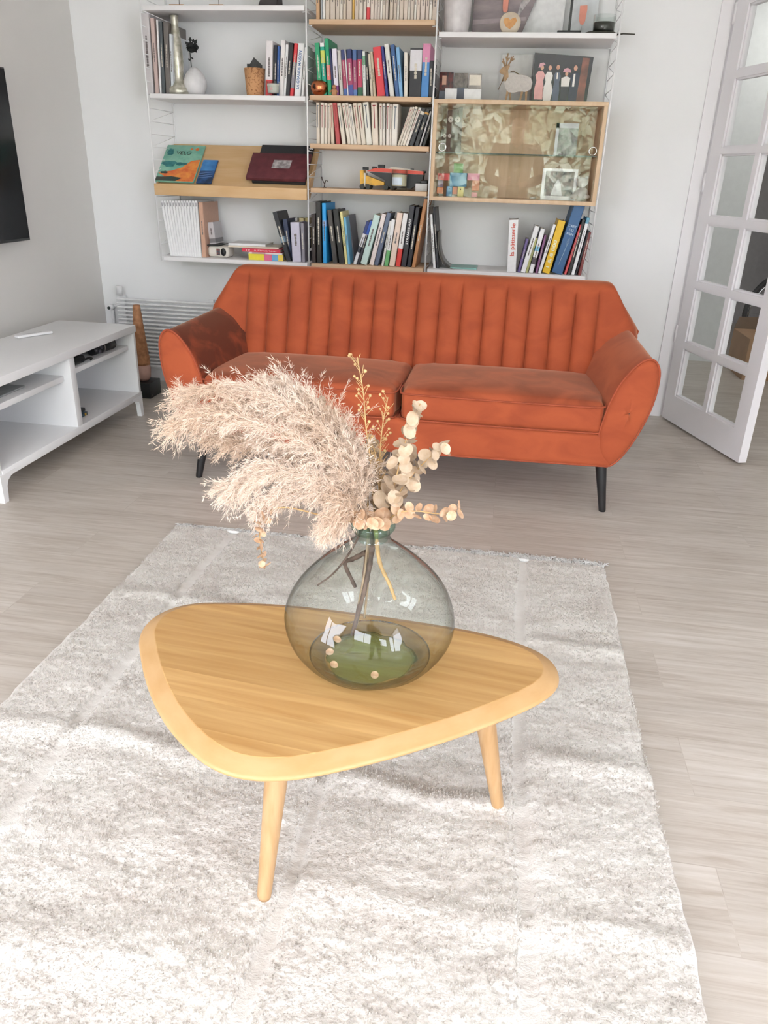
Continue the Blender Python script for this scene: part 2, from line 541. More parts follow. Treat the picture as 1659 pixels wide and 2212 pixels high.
# door leaf, hinge at (2.72,-0.03), 0.737 wide, swung into the room
hx, hy = 2.722, -0.055
ang = math.atan2(-0.772 + 0.07, 2.936 - 2.712)
Md = Matrix.Translation((hx, hy, 0)) @ Matrix.Rotation(ang, 4, 'Z')
dw = 0.737; z0 = 0.012; z1 = 2.02
rows_ = [(0.153, 0.404), (0.438, 0.707), (0.741, 1.010), (1.045, 1.317), (1.345, 1.629), (1.660, 1.915)]
cols_ = [(0.092, 0.368), (0.402, 0.648)]
db = MB()
T0, T1 = 0.0, 0.04      # thickness to the hallway side of the visible face
def dbox(a, b, c, d, t0=T0, t1=T1, mb=db): mb.box((a, t0, c), (b, t1, d), tr=Md)
dbox(0, 0.092, z0, z1); dbox(0.648, dw, z0, z1)
dbox(0.092, 0.648, z0, 0.153); dbox(0.092, 0.648, 1.915, z1)
for (a, b), (c, d) in zip(rows_[:-1], rows_[1:]): dbox(0.092, 0.648, b, c)
for (a, b) in rows_: dbox(0.368, 0.402, a, b)
# glazing beads
for (a, b) in rows_:
    for (c, d) in cols_:
        for q in ((c, c + .010, a, b), (d - .010, d, a, b), (c, d, a, a + .008), (c, d, b - .008, b)):
            dbox(*q, 0.008, 0.032)
door = struct('door_1', db, M_door)
for (a, b) in rows_:
    for (c, d) in cols_:
        pm = pane_box(MB(), (c + .004, 0.018, a + .003), (d - .004, 0.022, b - .003), 1, 0, tr=Md)
        put('door_pane', pm, M_clear, door)
hb = MB()
for z in (0.42, 1.15, 1.85): hb.tube([Md @ Vector((-0.006, 0.0, z)), Md @ Vector((-0.006, 0.0, z + .085))], 0.007, 10)
put('hinge', hb, M_door, door)
hd = MB()
hd.box((.668, -0.006, .93), (.712, 0.0, 1.16), tr=Md)
hd.tube([Md @ Vector((.69, -0.0, 1.05)), Md @ Vector((.69, -0.035, 1.05)), Md @ Vector((.69, -0.04, 1.05)), Md @ Vector((.69, -0.06, 1.05))], [.008, .010, .022, .020], 16)
put('door_handle', hd, M_chrome, door)
# hallway beyond
M_hall = mat('hallway_wall', 'E4E6E6', 0.8, var=0.02)
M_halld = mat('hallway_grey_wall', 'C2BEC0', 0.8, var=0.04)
struct('wall_hallway_left', MB().box((2.3, 1.55, 0.0), (3.40, 1.65, H)), M_hall)
struct('wall_hallway_side', MB().box((2.3, 0.12, 0.0), (2.4, 1.55, H)), M_hall)
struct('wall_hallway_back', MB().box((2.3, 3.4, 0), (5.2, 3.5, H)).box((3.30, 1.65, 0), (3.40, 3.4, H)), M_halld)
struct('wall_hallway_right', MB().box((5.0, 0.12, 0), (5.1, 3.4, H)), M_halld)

# garden outside the rear window (seen only in reflections)
M_terr = mat('terrace_stone', 'B8B2A6', 0.8, var=0.1, vscale=4)
put('terrace', MB().box((-6, -18, -0.25), (10, YB - .12, -0.12)), M_terr, kind='structure')
M_leaf = mat('garden_leaves', 'A6B494', 0.6, vscale=.9, second='C8CFBA', nmin=.4, nmax=.6)
n = 26000
c = np.stack([rng.uniform(-4, 8, n), rng.uniform(-15.5, -14, n), rng.uniform(-0.1, 2.9, n)  + 0], 1)
a = rng.normal(size=(n, 3)); a /= np.linalg.norm(a, axis=1)[:, None]
b_ = np.cross(a, rng.normal(size=(n, 3))); b_ /= np.linalg.norm(b_, axis=1)[:, None]
V = np.concatenate([c - a * .16, c + b_ * .10, c + a * .16, c - b_ * .10], 0)
i = np.arange(n)
arr_mesh('garden_hedge', V, np.stack([i, i + n, i + 2 * n, i + 3 * n], 1), M_leaf, smooth=False, kind='stuff',
         label='leafy green garden hedge beyond the rear window', category='hedge')

# ================================================================== RUG
def build_rug():
    x0, x1, y0, y1 = 0.715, 2.215, -4.35, -1.955
    nx, ny = 400, 640
    X = np.linspace(x0, x1, nx); Y = np.linspace(y0, y1, ny)
    GX, GY = np.meshgrid(X, Y, indexing='ij')
    pile = 0.016
    Z = np.full((nx, ny), pile)
    # streaky woollen relief, elongated along x
    for cx, cy, a in ((5, 12, .0040), (12, 50, .0026), (30, 110, .0016), (90, 280, .0014), (190, 320, .0018)):
        Z += smooth_noise(nx, ny, cx, cy) * a
    # flat woven seams between the strips
    for sx, w in ((0.925, .018), (1.510, .016), (1.937, .018)):
        wob = sx + 0.008 * np.sin(GY * 3.1 + sx * 7) + 0.004 * np.sin(GY * 9)
        Z -= 0.0125 * np.exp(-((GX - wob) / w) ** 4)
    # creases across
    def crease(xa, xb, f, h, w):
        m = 1 / (1 + np.exp(-(GX - xa) / .03)) * 1 / (1 + np.exp((GX - xb) / .03))
        return h * m * np.exp(-((GY - f(GX)) / w) ** 2)
    Z += crease(.70, 1.36, lambda x: -3.02 - .05 * (x - .7) + .012 * np.sin(x * 14), .009, .030)
    Z += crease(1.50, 1.93, lambda x: -3.075 - .02 * (x - 1.5) + .014 * np.sin(x * 17), .010, .028)
    Z += crease(1.95, 2.25, lambda x: -2.93 - .03 * (x - 1.9), .009, .035)
    Z += crease(1.95, 2.25, lambda x: -2.46 + .01 * np.sin(x * 20), .007, .03)
    Z += crease(.7, 1.5, lambda x: -3.52 + .01 * np.sin(x * 11), .007, .05)
    Z += crease(1.5, 2.25, lambda x: -3.34 + .012 * np.sin(x * 13), .006, .03)
    Z += crease(.7, 1.2, lambda x: -2.45 + .02 * np.sin(x * 9), .006, .03)
    # edges
    e = np.minimum(np.minimum(GX - x0, x1 - GX), y1 - GY)
    Z *= np.clip(e / 0.006, 0, 1) ** 0.35
    Z = np.maximum(Z, 0.0015)
    wobx = (smooth_noise(nx, ny, 2, 60) * .008)
    edge = np.clip((np.abs(GX - 1.465) - .6) / .15, 0, 1)
    GX2 = GX + wobx * edge + 0.004 * np.sin(GY * 5) * edge
    V = np.stack([GX2.ravel(), GY.ravel(), Z.ravel()], 1)
    I = np.arange(nx * ny).reshape(nx, ny)
    F = np.stack([I[:-1, :-1].ravel(), I[1:, :-1].ravel(), I[1:, 1:].ravel(), I[:-1, 1:].ravel()], 1)
    m = D.materials.new('cream_wool_pile'); m.use_nodes = True
    nt = m.node_tree; b = nt.nodes['Principled BSDF']
    b.inputs['Roughness'].default_value = 0.95; b.inputs['Specular IOR Level'].default_value = 0.1
    b.inputs['Sheen Weight'].default_value = 0.25
    tc = nt.nodes.new('ShaderNodeTexCoord'); mp = nt.nodes.new('ShaderNodeMapping'); mp.inputs['Scale'].default_value = (1, 3.2, 1)
    nt.links.new(tc.outputs['Object'], mp.inputs['Vector'])
    nz = nt.nodes.new('ShaderNodeTexNoise'); nz.inputs['Scale'].default_value = 5; nz.inputs['Detail'].default_value = 7; nz.inputs['Roughness'].default_value = .65
    nt.links.new(mp.outputs[0], nz.inputs['Vector'])
    r = nt.nodes.new('ShaderNodeValToRGB'); e_ = r.color_ramp.elements
    e_[0].position = .34; e_[0].color = lin('D5CFC8'); e_[1].position = .64; e_[1].color = lin('E3E0DA')
    nt.links.new(nz.outputs['Fac'], r.inputs[0]); nt.links.new(r.outputs[0], b.inputs['Base Color'])
    n2 = nt.nodes.new('ShaderNodeTexNoise'); n2.inputs['Scale'].default_value = 170; n2.inputs['Detail'].default_value = 4
    mp2 = nt.nodes.new('ShaderNodeMapping'); mp2.inputs['Scale'].default_value = (1, 1.6, 1)
    nt.links.new(tc.outputs['Object'], mp2.inputs['Vector'])
    nt.links.new(mp2.outputs[0], n2.inputs['Vector'])
    bp = nt.nodes.new('ShaderNodeBump'); bp.inputs['Strength'].default_value = .5; bp.inputs['Distance'].default_value = .004
    nt.links.new(n2.outputs['Fac'], bp.inputs['Height']); nt.links.new(bp.outputs[0], b.inputs['Normal'])
    rug = arr_mesh('wool_rug', V, F, m, origin=(1.465, -3.15, 0), label='cream shaggy wool rug with fringed end on pale floor under coffee table', category='rug')
    # woven end strip and fringe
    mf = mat('cream_fringe', 'F6F2EE', 0.9, var=.05, vscale=60)
    t = MB()
    pts = [(x0 + (x1 - x0) * i / 60, y1 + 0.004 + .003 * math.sin(i * 1.7), 0.006) for i in range(61)]
    t.tube(pts, 0.007, 6)
    put('woven_edge', t, mf, rug)
    # wool tufts standing in the pile
    mt = m.copy(); mt.name = 'cream_wool_tuft'
    n3 = mt.node_tree; pb = n3.nodes['Principled BSDF']; tl = n3.nodes.new('ShaderNodeBsdfTranslucent'); mxs = n3.nodes.new('ShaderNodeMixShader'); mxs.inputs[0].default_value = .5
    for l_ in list(pb.inputs['Normal'].links): n3.links.remove(l_)
    n3.links.new(pb.inputs['Base Color'].links[0].from_socket, tl.inputs[0])
    mo = [q for q in n3.nodes if q.type == 'OUTPUT_MATERIAL'][0]
    n3.links.new(pb.outputs[0], mxs.inputs[1]); n3.links.new(tl.outputs[0], mxs.inputs[2]); n3.links.new(mxs.outputs[0], mo.inputs[0])
    nt_ = 300000
    tx = rng.uniform(x0 + .004, x1 - .004, nt_); ty = rng.uniform(y0 + .01, y1 - .004, nt_)
    ix = np.clip(((tx - x0) / (x1 - x0) * (nx - 1)).astype(int), 0, nx - 1); iy = np.clip(((ty - y0) / (y1 - y0) * (ny - 1)).astype(int), 0, ny - 1)
    tz = Z[ix, iy]
    keep = tz > .0088
    tx, ty, tz = tx[keep], ty[keep], tz[keep]; nt_ = len(tx)
    lean = smooth_noise(nx, ny, 12, 30)[ix[keep], iy[keep]]
    base = np.stack([tx, ty, tz - .003], 1)
    dirv = np.stack([rng.normal(0, .35, nt_), lean * 1.6 + rng.normal(-.15, .3, nt_), rng.uniform(.5, 1.0, nt_)], 1)
    dirv /= np.linalg.norm(dirv, axis=1)[:, None]
    Lh = rng.uniform(.0045, .0078, nt_)[:, None]
    sw = np.cross(dirv, rng.normal(size=(nt_, 3))); sw /= np.linalg.norm(sw, axis=1)[:, None]
    wv = rng.uniform(.0009, .0019, nt_)[:, None]
    Vt = np.concatenate([base - sw * wv, base + sw * wv, base + dirv * Lh + sw * wv * .8, base + dirv * Lh - sw * wv * .8], 0)
    ii = np.arange(nt_)
    po = arr_mesh('wool_tufts', Vt, np.stack([ii, ii + nt_, ii + 2 * nt_, ii + 3 * nt_], 1), mt, parent=rug, smooth=False)
    po['kind'] = 'stuff'
    V = []; F = []
    nstr = 1500
    for i in range(nstr):
        x = rng.uniform(x0, x1)
        L = rng.uniform(.022, .052) * (1.2 if x > 1.65 else 0.8)
        a_ = rng.normal(0, .5); p = np.array([x, y1 + .006, rng.uniform(.002, .008)]); w = .0016
        prev = p; a2 = a_ + rng.normal(0, .4)
        mid = p + np.array([math.sin(a_) * L * .5, math.cos(a_) * L * .5, rng.uniform(.0, .006)])
        end = mid + np.array([math.sin(a2) * L * .5, math.cos(a2) * L * .5, 0]); end[2] = rng.uniform(.001, .004)
        k = len(V)
        for q in (p, mid, end):
            V.append(q + [w, 0, 0]); V.append(q - [w, 0, 0]); V.append(q + [0, 0, w * 1.5])
        for s_ in (0, 3):
            F += [(k + s_, k + s_ + 3, k + s_ + 5, k + s_ + 2), (k + s_ + 2, k + s_ + 5, k + s_ + 4, k + s_ + 1), (k + s_ + 1, k + s_ + 4, k + s_ + 3, k + s_)]
    fo = arr_mesh('fringe', np.array(V), np.array(F), mf, parent=rug)
    fo['kind'] = 'stuff'
build_rug()

# ================================================================== SOFA
def velvet_material():
    m = D.materials.new('rust_velvet'); m.use_nodes = True
    nt = m.node_tree; b = nt.nodes['Principled BSDF']
    b.inputs['Roughness'].default_value = 0.78; b.inputs['Specular IOR Level'].default_value = 0.2
    b.inputs['Sheen Weight'].default_value = 0.5; b.inputs['Sheen Roughness'].default_value = 0.35
    b.inputs['Sheen Tint'].default_value = (1.0, 0.62, 0.42, 1)
    tc = nt.nodes.new('ShaderNodeTexCoord')
    mp = nt.nodes.new('ShaderNodeMapping'); mp.inputs['Scale'].default_value = (1, 1.2, 1.8)
    nt.links.new(tc.outputs['Object'], mp.inputs['Vector'])
    nz = nt.nodes.new('ShaderNodeTexNoise'); nz.inputs['Scale'].default_value = 5.5; nz.inputs['Detail'].default_value = 5; nz.inputs['Distortion'].default_value = .8
    nt.links.new(mp.outputs[0], nz.inputs['Vector'])
    r = nt.nodes.new('ShaderNodeValToRGB'); e = r.color_ramp.elements
    e[0].position = .36; e[0].color = lin('A04C30'); e[1].position = .62; e[1].color = lin('B05736')
    nt.links.new(nz.outputs['Fac'], r.inputs[0]); nt.links.new(r.outputs[0], b.inputs['Base Color'])
    n2 = nt.nodes.new('ShaderNodeTexNoise'); n2.inputs['Scale'].default_value = 500
    nt.links.new(tc.outputs['Object'], n2.inputs['Vector'])
    bp = nt.nodes.new('ShaderNodeBump'); bp.inputs['Strength'].default_value = .12; bp.inputs['Distance'].default_value = .001
    nt.links.new(n2.outputs['Fac'], bp.inputs['Height']); nt.links.new(bp.outputs[0], b.inputs['Normal'])
    return m
M_velvet = velvet_material()
M_seat = M_velvet.copy(); M_seat.name = 'rust_velvet_seat'
M_nap_shade = M_velvet.copy(); M_nap_shade.name = 'rust_velvet_nap_shade'  # darker copy: shading of the nap on one arm, painted into the colour
for m_, a_, b_ in ((M_seat, '8E452C', 'B05838'), (M_nap_shade, '662F20', '98462C')):
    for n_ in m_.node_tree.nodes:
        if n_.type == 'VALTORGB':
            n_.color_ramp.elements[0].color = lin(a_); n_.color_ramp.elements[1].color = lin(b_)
            if m_ is M_nap_shade: n_.color_ramp.elements[0].position = .48; n_.color_ramp.elements[1].position = .70
M_pipe = mat('rust_velvet_piping', 'A94F30', 0.8, var=.08, sheen=.3)
SX = 1.437
def build_sofa():
    s = thing('sofa', (SX, -1.1, 0), 'rust orange velvet sofa with channelled backrest and splayed black legs', 'sofa')
    # --- backrest
    prof = [(-1.06, .30), (-1.045, .38), (-1.02, .43), (-1.00, .48), (-.982, .53), (-.965, .58), (-.948, .63), (-.930, .68), (-.914, .72), (-.902, .748),
            (-.896, .762), (-.890, .776), (-.876, .789), (-.850, .797), (-.815, .798), (-.785, .790), (-.765, .77), (-.755, .72), (-.745, .6), (-.74, .45), (-.74, .28)]
    cxs = []
    nch = 16; xa, xb = SX - .765, SX + .765
    for c in range(nch):
        for k in (0, .03, .08, .16, .3, .5, .7, .84, .92, .97):
            cxs.append(xa + (xb - xa) * (c + k) / nch)
    cxs.append(xb)
    outer = [q / 10 for q in range(1, 11)]
    cols = [(-1, q) for q in reversed(outer)] + [(0, x) for x in cxs] + [(1, q) for q in outer]
    def hw(z):
        if z > .60: return .955 + (.840 - .955) * (z - .60) / .198
        return .90 + (.955 - .90) * max(0, (z - .42)) / .18
    V = []
    for sg, q in cols:
        for j, (y, z) in enumerate(prof):
            if sg == 0:
                x = q
                chf = (q - xa) / (xb - xa) * nch; ff = chf - math.floor(chf)
                if q >= xb - 1e-6: ff = 0
                bul = (abs(math.sin(PI * ff))) ** .42
                rel = 0
                if .30 <= z < .775 and j <= 11:
                    top = min(1, max(0, (.772 - z) / .035))
                    rel = (.034 * bul - .018) * top
                nrm = Vector((0, -.95, .3)).normalized()
                V.append((x, y + nrm.y * rel, z + nrm.z * rel))
            else:
                inner = .765
                x = SX + sg * (inner + q * (hw(z) - inner))
                zz = z
                if z > .6: zz = z - .045 * q ** 5 * (z - .6) / .198
                ym = -.83 if z > .55 else -.86
                th = math.sqrt(max(0, 1 - q ** 5))
                yy = ym + (y - ym) * (0.12 + .88 * th) - .035 * q * q
                # shallow seam where the side wing starts
                V.append((x, yy, zz))
    n = len(prof)
    F = []
    for i in range(len(cols) - 1):
        for j in range(n - 1):
            F.append((i * n + j, (i + 1) * n + j, (i + 1) * n + j + 1, i * n + j + 1))
    mb = MB().add(V, F, True)
    mb.f.append(tuple(range(n))); mb.s.append(False); mb.m.append(0)
    b = (len(cols) - 1) * n
    mb.f.append(tuple(b + j for j in range(n))[::-1]); mb.s.append(False); mb.m.append(0)
    back = put('backrest', mb, M_velvet, s)
    # --- arms
    R = [(2.250, .205), (2.215, .25), (2.203, .32), (2.212, .379), (2.226, .444), (2.248, .508), (2.280, .562), (2.312, .597), (2.340, .610), (2.362, .600), (2.376, .575),
         (2.381, .54), (2.378, .474), (2.360, .39), (2.328, .305), (2.300, .25), (2.280, .222), (2.265, .208)]
    # subdivide the outline smoothly
    ctr = Vector((2.29, 0, .42))
    def outline(dx_in):
        P = [Vector((a - SX, 0, b)) for a, b in R]
        out = []
        m_ = len(P)
        for i in range(m_):
            a, b, c, d = P[i - 1], P[i], P[(i + 1) % m_], P[(i + 2) % m_]
            for k in range(3):
                t = k / 3
                out.append(.5 * ((2 * b) + (c - a) * t + (2 * a - 5 * b + 4 * c - d) * t * t + (3 * b - a - 3 * c + d) * t ** 3))
        return out
    base = outline(0)
    for sg in (-1, 1):
        ys = [-1.4925, -1.4920, -1.4905, -1.488, -1.484, -1.478, -1.465, -1.36, -1.25, -1.12, -1.0, -.88, -.80, -.765]
        sc = [.02, .35, .65, .85, .95, .99, 1.0, 1.0, 1.0, 1.0, 1.0, 1.0, .97, .85]
        V = []; m_ = len(base)
        c0 = sum((p for p in base), Vector()) / m_
        for y, k in zip(ys, sc):
            t = (y + 1.49) / .7
            for p in base:
                q = c0 + (p - c0) * k
                x = q.x; z = q.z
                inner = max(0, min(1, (c0.x + .03 - p.x) / .10)) * (1 if p.z < .58 else .5)
                x -= inner * .060 * t                       # thicker towards the back
                x -= .018 * t
                z += .012 * t * max(0, (p.z - .4) / .2)
                V.append((SX + sg * x, y, z))
        F = []
        for i in range(len(ys) - 1):
            for j in range(m_):
                j2 = (j + 1) % m_
                q = (i * m_ + j, i * m_ + j2, (i + 1) * m_ + j2, (i + 1) * m_ + j)
                F.append(q if sg > 0 else q[::-1])
        mb = MB().add(V, F, True)
        cap0 = tuple(range(m_)); b = (len(ys) - 1) * m_; cap1 = tuple(b + j for j in range(m_))
        mb.f += [cap0, cap1]; mb.s += [True, False]; mb.m += [0, 0]
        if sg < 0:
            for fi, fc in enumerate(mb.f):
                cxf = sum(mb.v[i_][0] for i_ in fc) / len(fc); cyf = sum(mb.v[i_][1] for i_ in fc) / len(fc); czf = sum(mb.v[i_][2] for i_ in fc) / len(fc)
                if cyf > -1.462 and cxf > SX - .925 and czf > .28: mb.m[fi] = 1  # inner side of the left arm gets the painted-in shading
        arm = put('armrest', mb, [M_velvet, M_nap_shade], s)
        loop = [(SX + sg * (c0.x + (p.x - c0.x) * 1.012), -1.477, c0.z + (p.z - c0.z) * 1.012) for p in base] 
        loop.append(loop[0])
        put('piping', MB().tube(loop, .0042, 6, caps=False), M_pipe, arm)
    # --- base apron
    def wbase(x, y, z):
        if z < .26: z += .006 * ((x - SX) / .8) ** 2 * 0 - 0.008 * (1 - ((x - SX) / .85) ** 2)
        return (x, y, z)
    base_ = put('seat_base', MB().rbox((SX - .835, -1.483, .192), (SX + .835, -.76, .325), .022, 3, 14, warp=wbase), M_velvet, s)
    bp = [(SX - .815 + 1.63 * i / 30, -1.478, .199 - 0.008 * (1 - ((-.815 + 1.63 * i / 30) / .85) ** 2)) for i in range(31)]
    put('piping', MB().tube(bp, .0042, 6), M_pipe, base_)
    # --- seat cushions
    for k, (a, b) in enumerate(((SX - .792, SX + .0), (SX + .003, SX + .785))):
        def warp(x, y, z, a=a, b=b):
            u = (x - a) / (b - a) * 2 - 1; w = (y + 1.235) / .25
            if z > .40:
                z += .022 * max(0, 1 - u ** 4) * max(0, 1 - max(-1, min(1, w)) ** 4)
            if y < -1.4: y += -.008 * (1 - u * u)
            # rounded plan corners at the front
            if y < -1.38:
                x -= math.copysign(1, u) * .012 * max(0, abs(u) - .9) / .1
            return (x, y, z)
        cmb = MB().rbox((a, -1.482, .318), (b, -.98, .438), .030, 4, 14, warp=warp)
        for fi, fc in enumerate(cmb.f):
            if min(cmb.v[i_][2] for i_ in fc) > .424: cmb.m[fi] = 1
        cu = put('seat_cushion', cmb, [M_velvet, M_seat], s)
        pz = MB()
        for zz in (.425, .326):
            pts = [(a + .004, -1.30, zz), (a + .002, -1.42, zz), (a + .010, -1.468, zz), (a + .035, -1.484, zz)]
            pts += [(a + .035 + (b - a - .07) * i / 14, -1.485 - .008 * (1 - (i / 7 - 1) ** 2), zz) for i in range(1, 14)]
            pts += [(b - .035, -1.484, zz), (b - .010, -1.468, zz), (b - .002, -1.42, zz), (b - .004, -1.30, zz)]
            pz.tube(pts, .0035, 6)
        put('piping', pz, M_pipe, cu)
    # --- legs
    M_leg = mat('black_lacquered_wood', '1B1A1C', 0.35, var=.1)
    for (xt, yt, xb_, yb_) in ((SX - .805, -1.40, SX - .832, -1.455), (SX + .795, -1.40, SX + .825, -1.445), (SX - .79, -.84, SX - .82, -.80), (SX + .79, -.84, SX + .82, -.80)):
        put('leg', MB().tube([(xt, yt, .215), (xt + (xb_ - xt) * .1, yt + (yb_ - yt) * .1, .19), (xb_, yb_, .004), (xb_, yb_, 0)], [.023, .0225, .0135, .0125], 20), M_leg, s)
    # --- faint centre support leg pieces, seen dark between base and floor
    put('leg', MB().tube([(SX - .10, -1.36, .2), (SX - .10, -1.37, 0)], [.016, .012], 14), M_leg, s)
build_sofa()

# ================================================================== COFFEE TABLE
TZ = 0.38
def table_material():
    m = D.materials.new('honey_oak_planks'); m.use_nodes = True
    nt = m.node_tree; b = nt.nodes['Principled BSDF']
    b.inputs['Roughness'].default_value = 0.38; b.inputs['Specular IOR Level'].default_value = .45
    tc = nt.nodes.new('ShaderNodeTexCoord')
    mp = nt.nodes.new('ShaderNodeMapping'); mp.inputs['Rotation'].default_value = (0, 0, math.radians(6)); mp.inputs['Location'].default_value = (7.3, .02, 0)
    nt.links.new(tc.outputs['Object'], mp.inputs['Vector'])
    br = nt.nodes.new('ShaderNodeTexBrick'); br.inputs['Scale'].default_value = 1
    br.inputs['Brick Width'].default_value = 30.0; br.inputs['Row Height'].default_value = .064; br.inputs['Mortar Size'].default_value = 0.0
    br.inputs['Color1'].default_value = (0, 0, 0, 1); br.inputs['Color2'].default_value = (1, 1, 1, 1)
    br.inputs['Bias'].default_value = 0
    nt.links.new(mp.outputs[0], br.inputs['Vector'])
    ad = nt.nodes.new('ShaderNodeVectorMath'); ad.operation = 'MULTIPLY_ADD'; ad.inputs[1].default_value = (3, 3, 3)
    nt.links.new(br.outputs['Color'], ad.inputs[0]); nt.links.new(mp.outputs[0], ad.inputs[2])
    m2 = nt.nodes.new('ShaderNodeMapping'); m2.inputs['Scale'].default_value = (1.6, 26, 6)
    nt.links.new(ad.outputs[0], m2.inputs['Vector'])
    nz = nt.nodes.new('ShaderNodeTexNoise'); nz.inputs['Scale'].default_value = 2.4; nz.inputs['Detail'].default_value = 6; nz.inputs['Distortion'].default_value = .5
    nt.links.new(m2.outputs[0], nz.inputs['Vector'])
    r = nt.nodes.new('ShaderNodeValToRGB'); e = r.color_ramp.elements
    e[0].position = .25; e[0].color = lin('B88A50'); e[1].position = .75; e[1].color = lin('D6AE74')
    nt.links.new(nz.outputs['Fac'], r.inputs[0])
    r3 = nt.nodes.new('ShaderNodeValToRGB'); r3.color_ramp.elements[0].color = (.84, .82, .78, 1); r3.color_ramp.elements[1].color = (1, 1, 1, 1)
    nt.links.new(br.outputs['Color'], r3.inputs[0])
    mu = nt.nodes.new('ShaderNodeMix'); mu.data_type = 'RGBA'; mu.blend_type = 'MULTIPLY'; mu.inputs[0].default_value = 1
    nt.links.new(r.outputs[0], mu.inputs[6]); nt.links.new(r3.outputs[0], mu.inputs[7])
    nt.links.new(mu.outputs[2], b.inputs['Base Color'])
    return m
M_table = table_material()
M_tleg = mat('pale_oak_leg', 'BE9A70', 0.45, vscale=7, stretch=(10, 10, 1), second='B08A5E')
M_tedge = mat('pale_oak_bevel', 'C6A070', 0.42, vscale=7, stretch=(2, 2, 10), second='BE9662')
def build_table():
    out = [(1.190, -3.170), (1.172, -3.128), (1.168, -3.080), (1.185, -3.033), (1.228, -2.998), (1.285, -2.983), (1.415, -2.965), (1.590, -2.968), (1.769, -2.982), (1.856, -2.999),
           (1.920, -3.026), (1.955, -3.062), (1.966, -3.108), (1.956, -3.150), (1.922, -3.195), (1.868, -3.243), (1.802, -3.296), (1.699, -3.367), (1.605, -3.420), (1.545, -3.445),
           (1.487, -3.453), (1.430, -3.440), (1.368, -3.399), (1.308, -3.343), (1.246, -3.263)]
    P = [Vector((a, b, 0)) for a, b in out]
    m_ = len(P); O = []
    for i in range(m_):
        a, b, c, d = P[i - 1], P[i], P[(i + 1) % m_], P[(i + 2) % m_]
        for k in range(6):
            t = k / 6
            O.append(.5 * ((2 * b) + (c - a) * t + (2 * a - 5 * b + 4 * c - d) * t * t + (3 * b - a - 3 * c + d) * t ** 3))
    # smooth once
    for _ in range(8):
        O = [(O[i - 1] + O[i] * 2 + O[(i + 1) % len(O)]) / 4 for i in range(len(O))]
    n = len(O)
    nrm = []
    for i in range(n):
        t = (O[(i + 1) % n] - O[i - 1]).normalized(); nrm.append(Vector((t.y, -t.x, 0)))
    cen = sum(O, Vector()) / n
    if (O[0] - cen).dot(nrm[0]) < 0: nrm = [-q for q in nrm]
    t = thing('coffee_table', (cen.x, cen.y, 0), 'honey oak coffee table with a rounded triangular top and three tapered legs', 'coffee table')
    rings = [(-.031, TZ), (-.0295, TZ - .0006), (-.004, TZ - .012), (-.0005, TZ - .0145), (-.0, TZ - .018), (-.003, TZ - .022), (-.035, TZ - .034), (-.06, TZ - .036)]
    V = []
    for off, z in rings:
        for i in range(n):
            p = O[i] + nrm[i] * off; V.append((p.x, p.y, z))
    ccw = sum(O[i].x * O[(i + 1) % n].y - O[(i + 1) % n].x * O[i].y for i in range(n)) > 0
    mb = MB(); mb.v = [tuple(q) for q in V]
    for r_ in range(len(rings) - 1):
        for i in range(n):
            j = (i + 1) % n
            q = (r_ * n + i, (r_ + 1) * n + i, (r_ + 1) * n + j, r_ * n + j)
            mb.f.append(q if ccw else q[::-1]); mb.s.append(r_ >= 1); mb.m.append(1 if 0 < r_ < 5 else 0)
    top = tuple(range(n)); bot = tuple((len(rings) - 1) * n + i for i in range(n))
    mb.f += [top if ccw else top[::-1], bot[::-1] if ccw else bot]; mb.s += [False, False]; mb.m += [0, 0]
    put('tabletop', mb, [M_table, M_tedge], t)
    for (bx, by, tx, ty) in ((1.482, -3.372, 1.502, -3.300), (1.884, -3.084, 1.822, -3.105), (1.262, -3.005, 1.312, -3.045)):
        put('leg', MB().tube([(tx, ty, TZ - .030), (tx + (bx - tx) * .25, ty + (by - ty) * .25, .265), (bx, by, .024), (bx, by, .017)], [.0215, .0205, .0125, .0115], 24), M_tleg, t)
build_table()

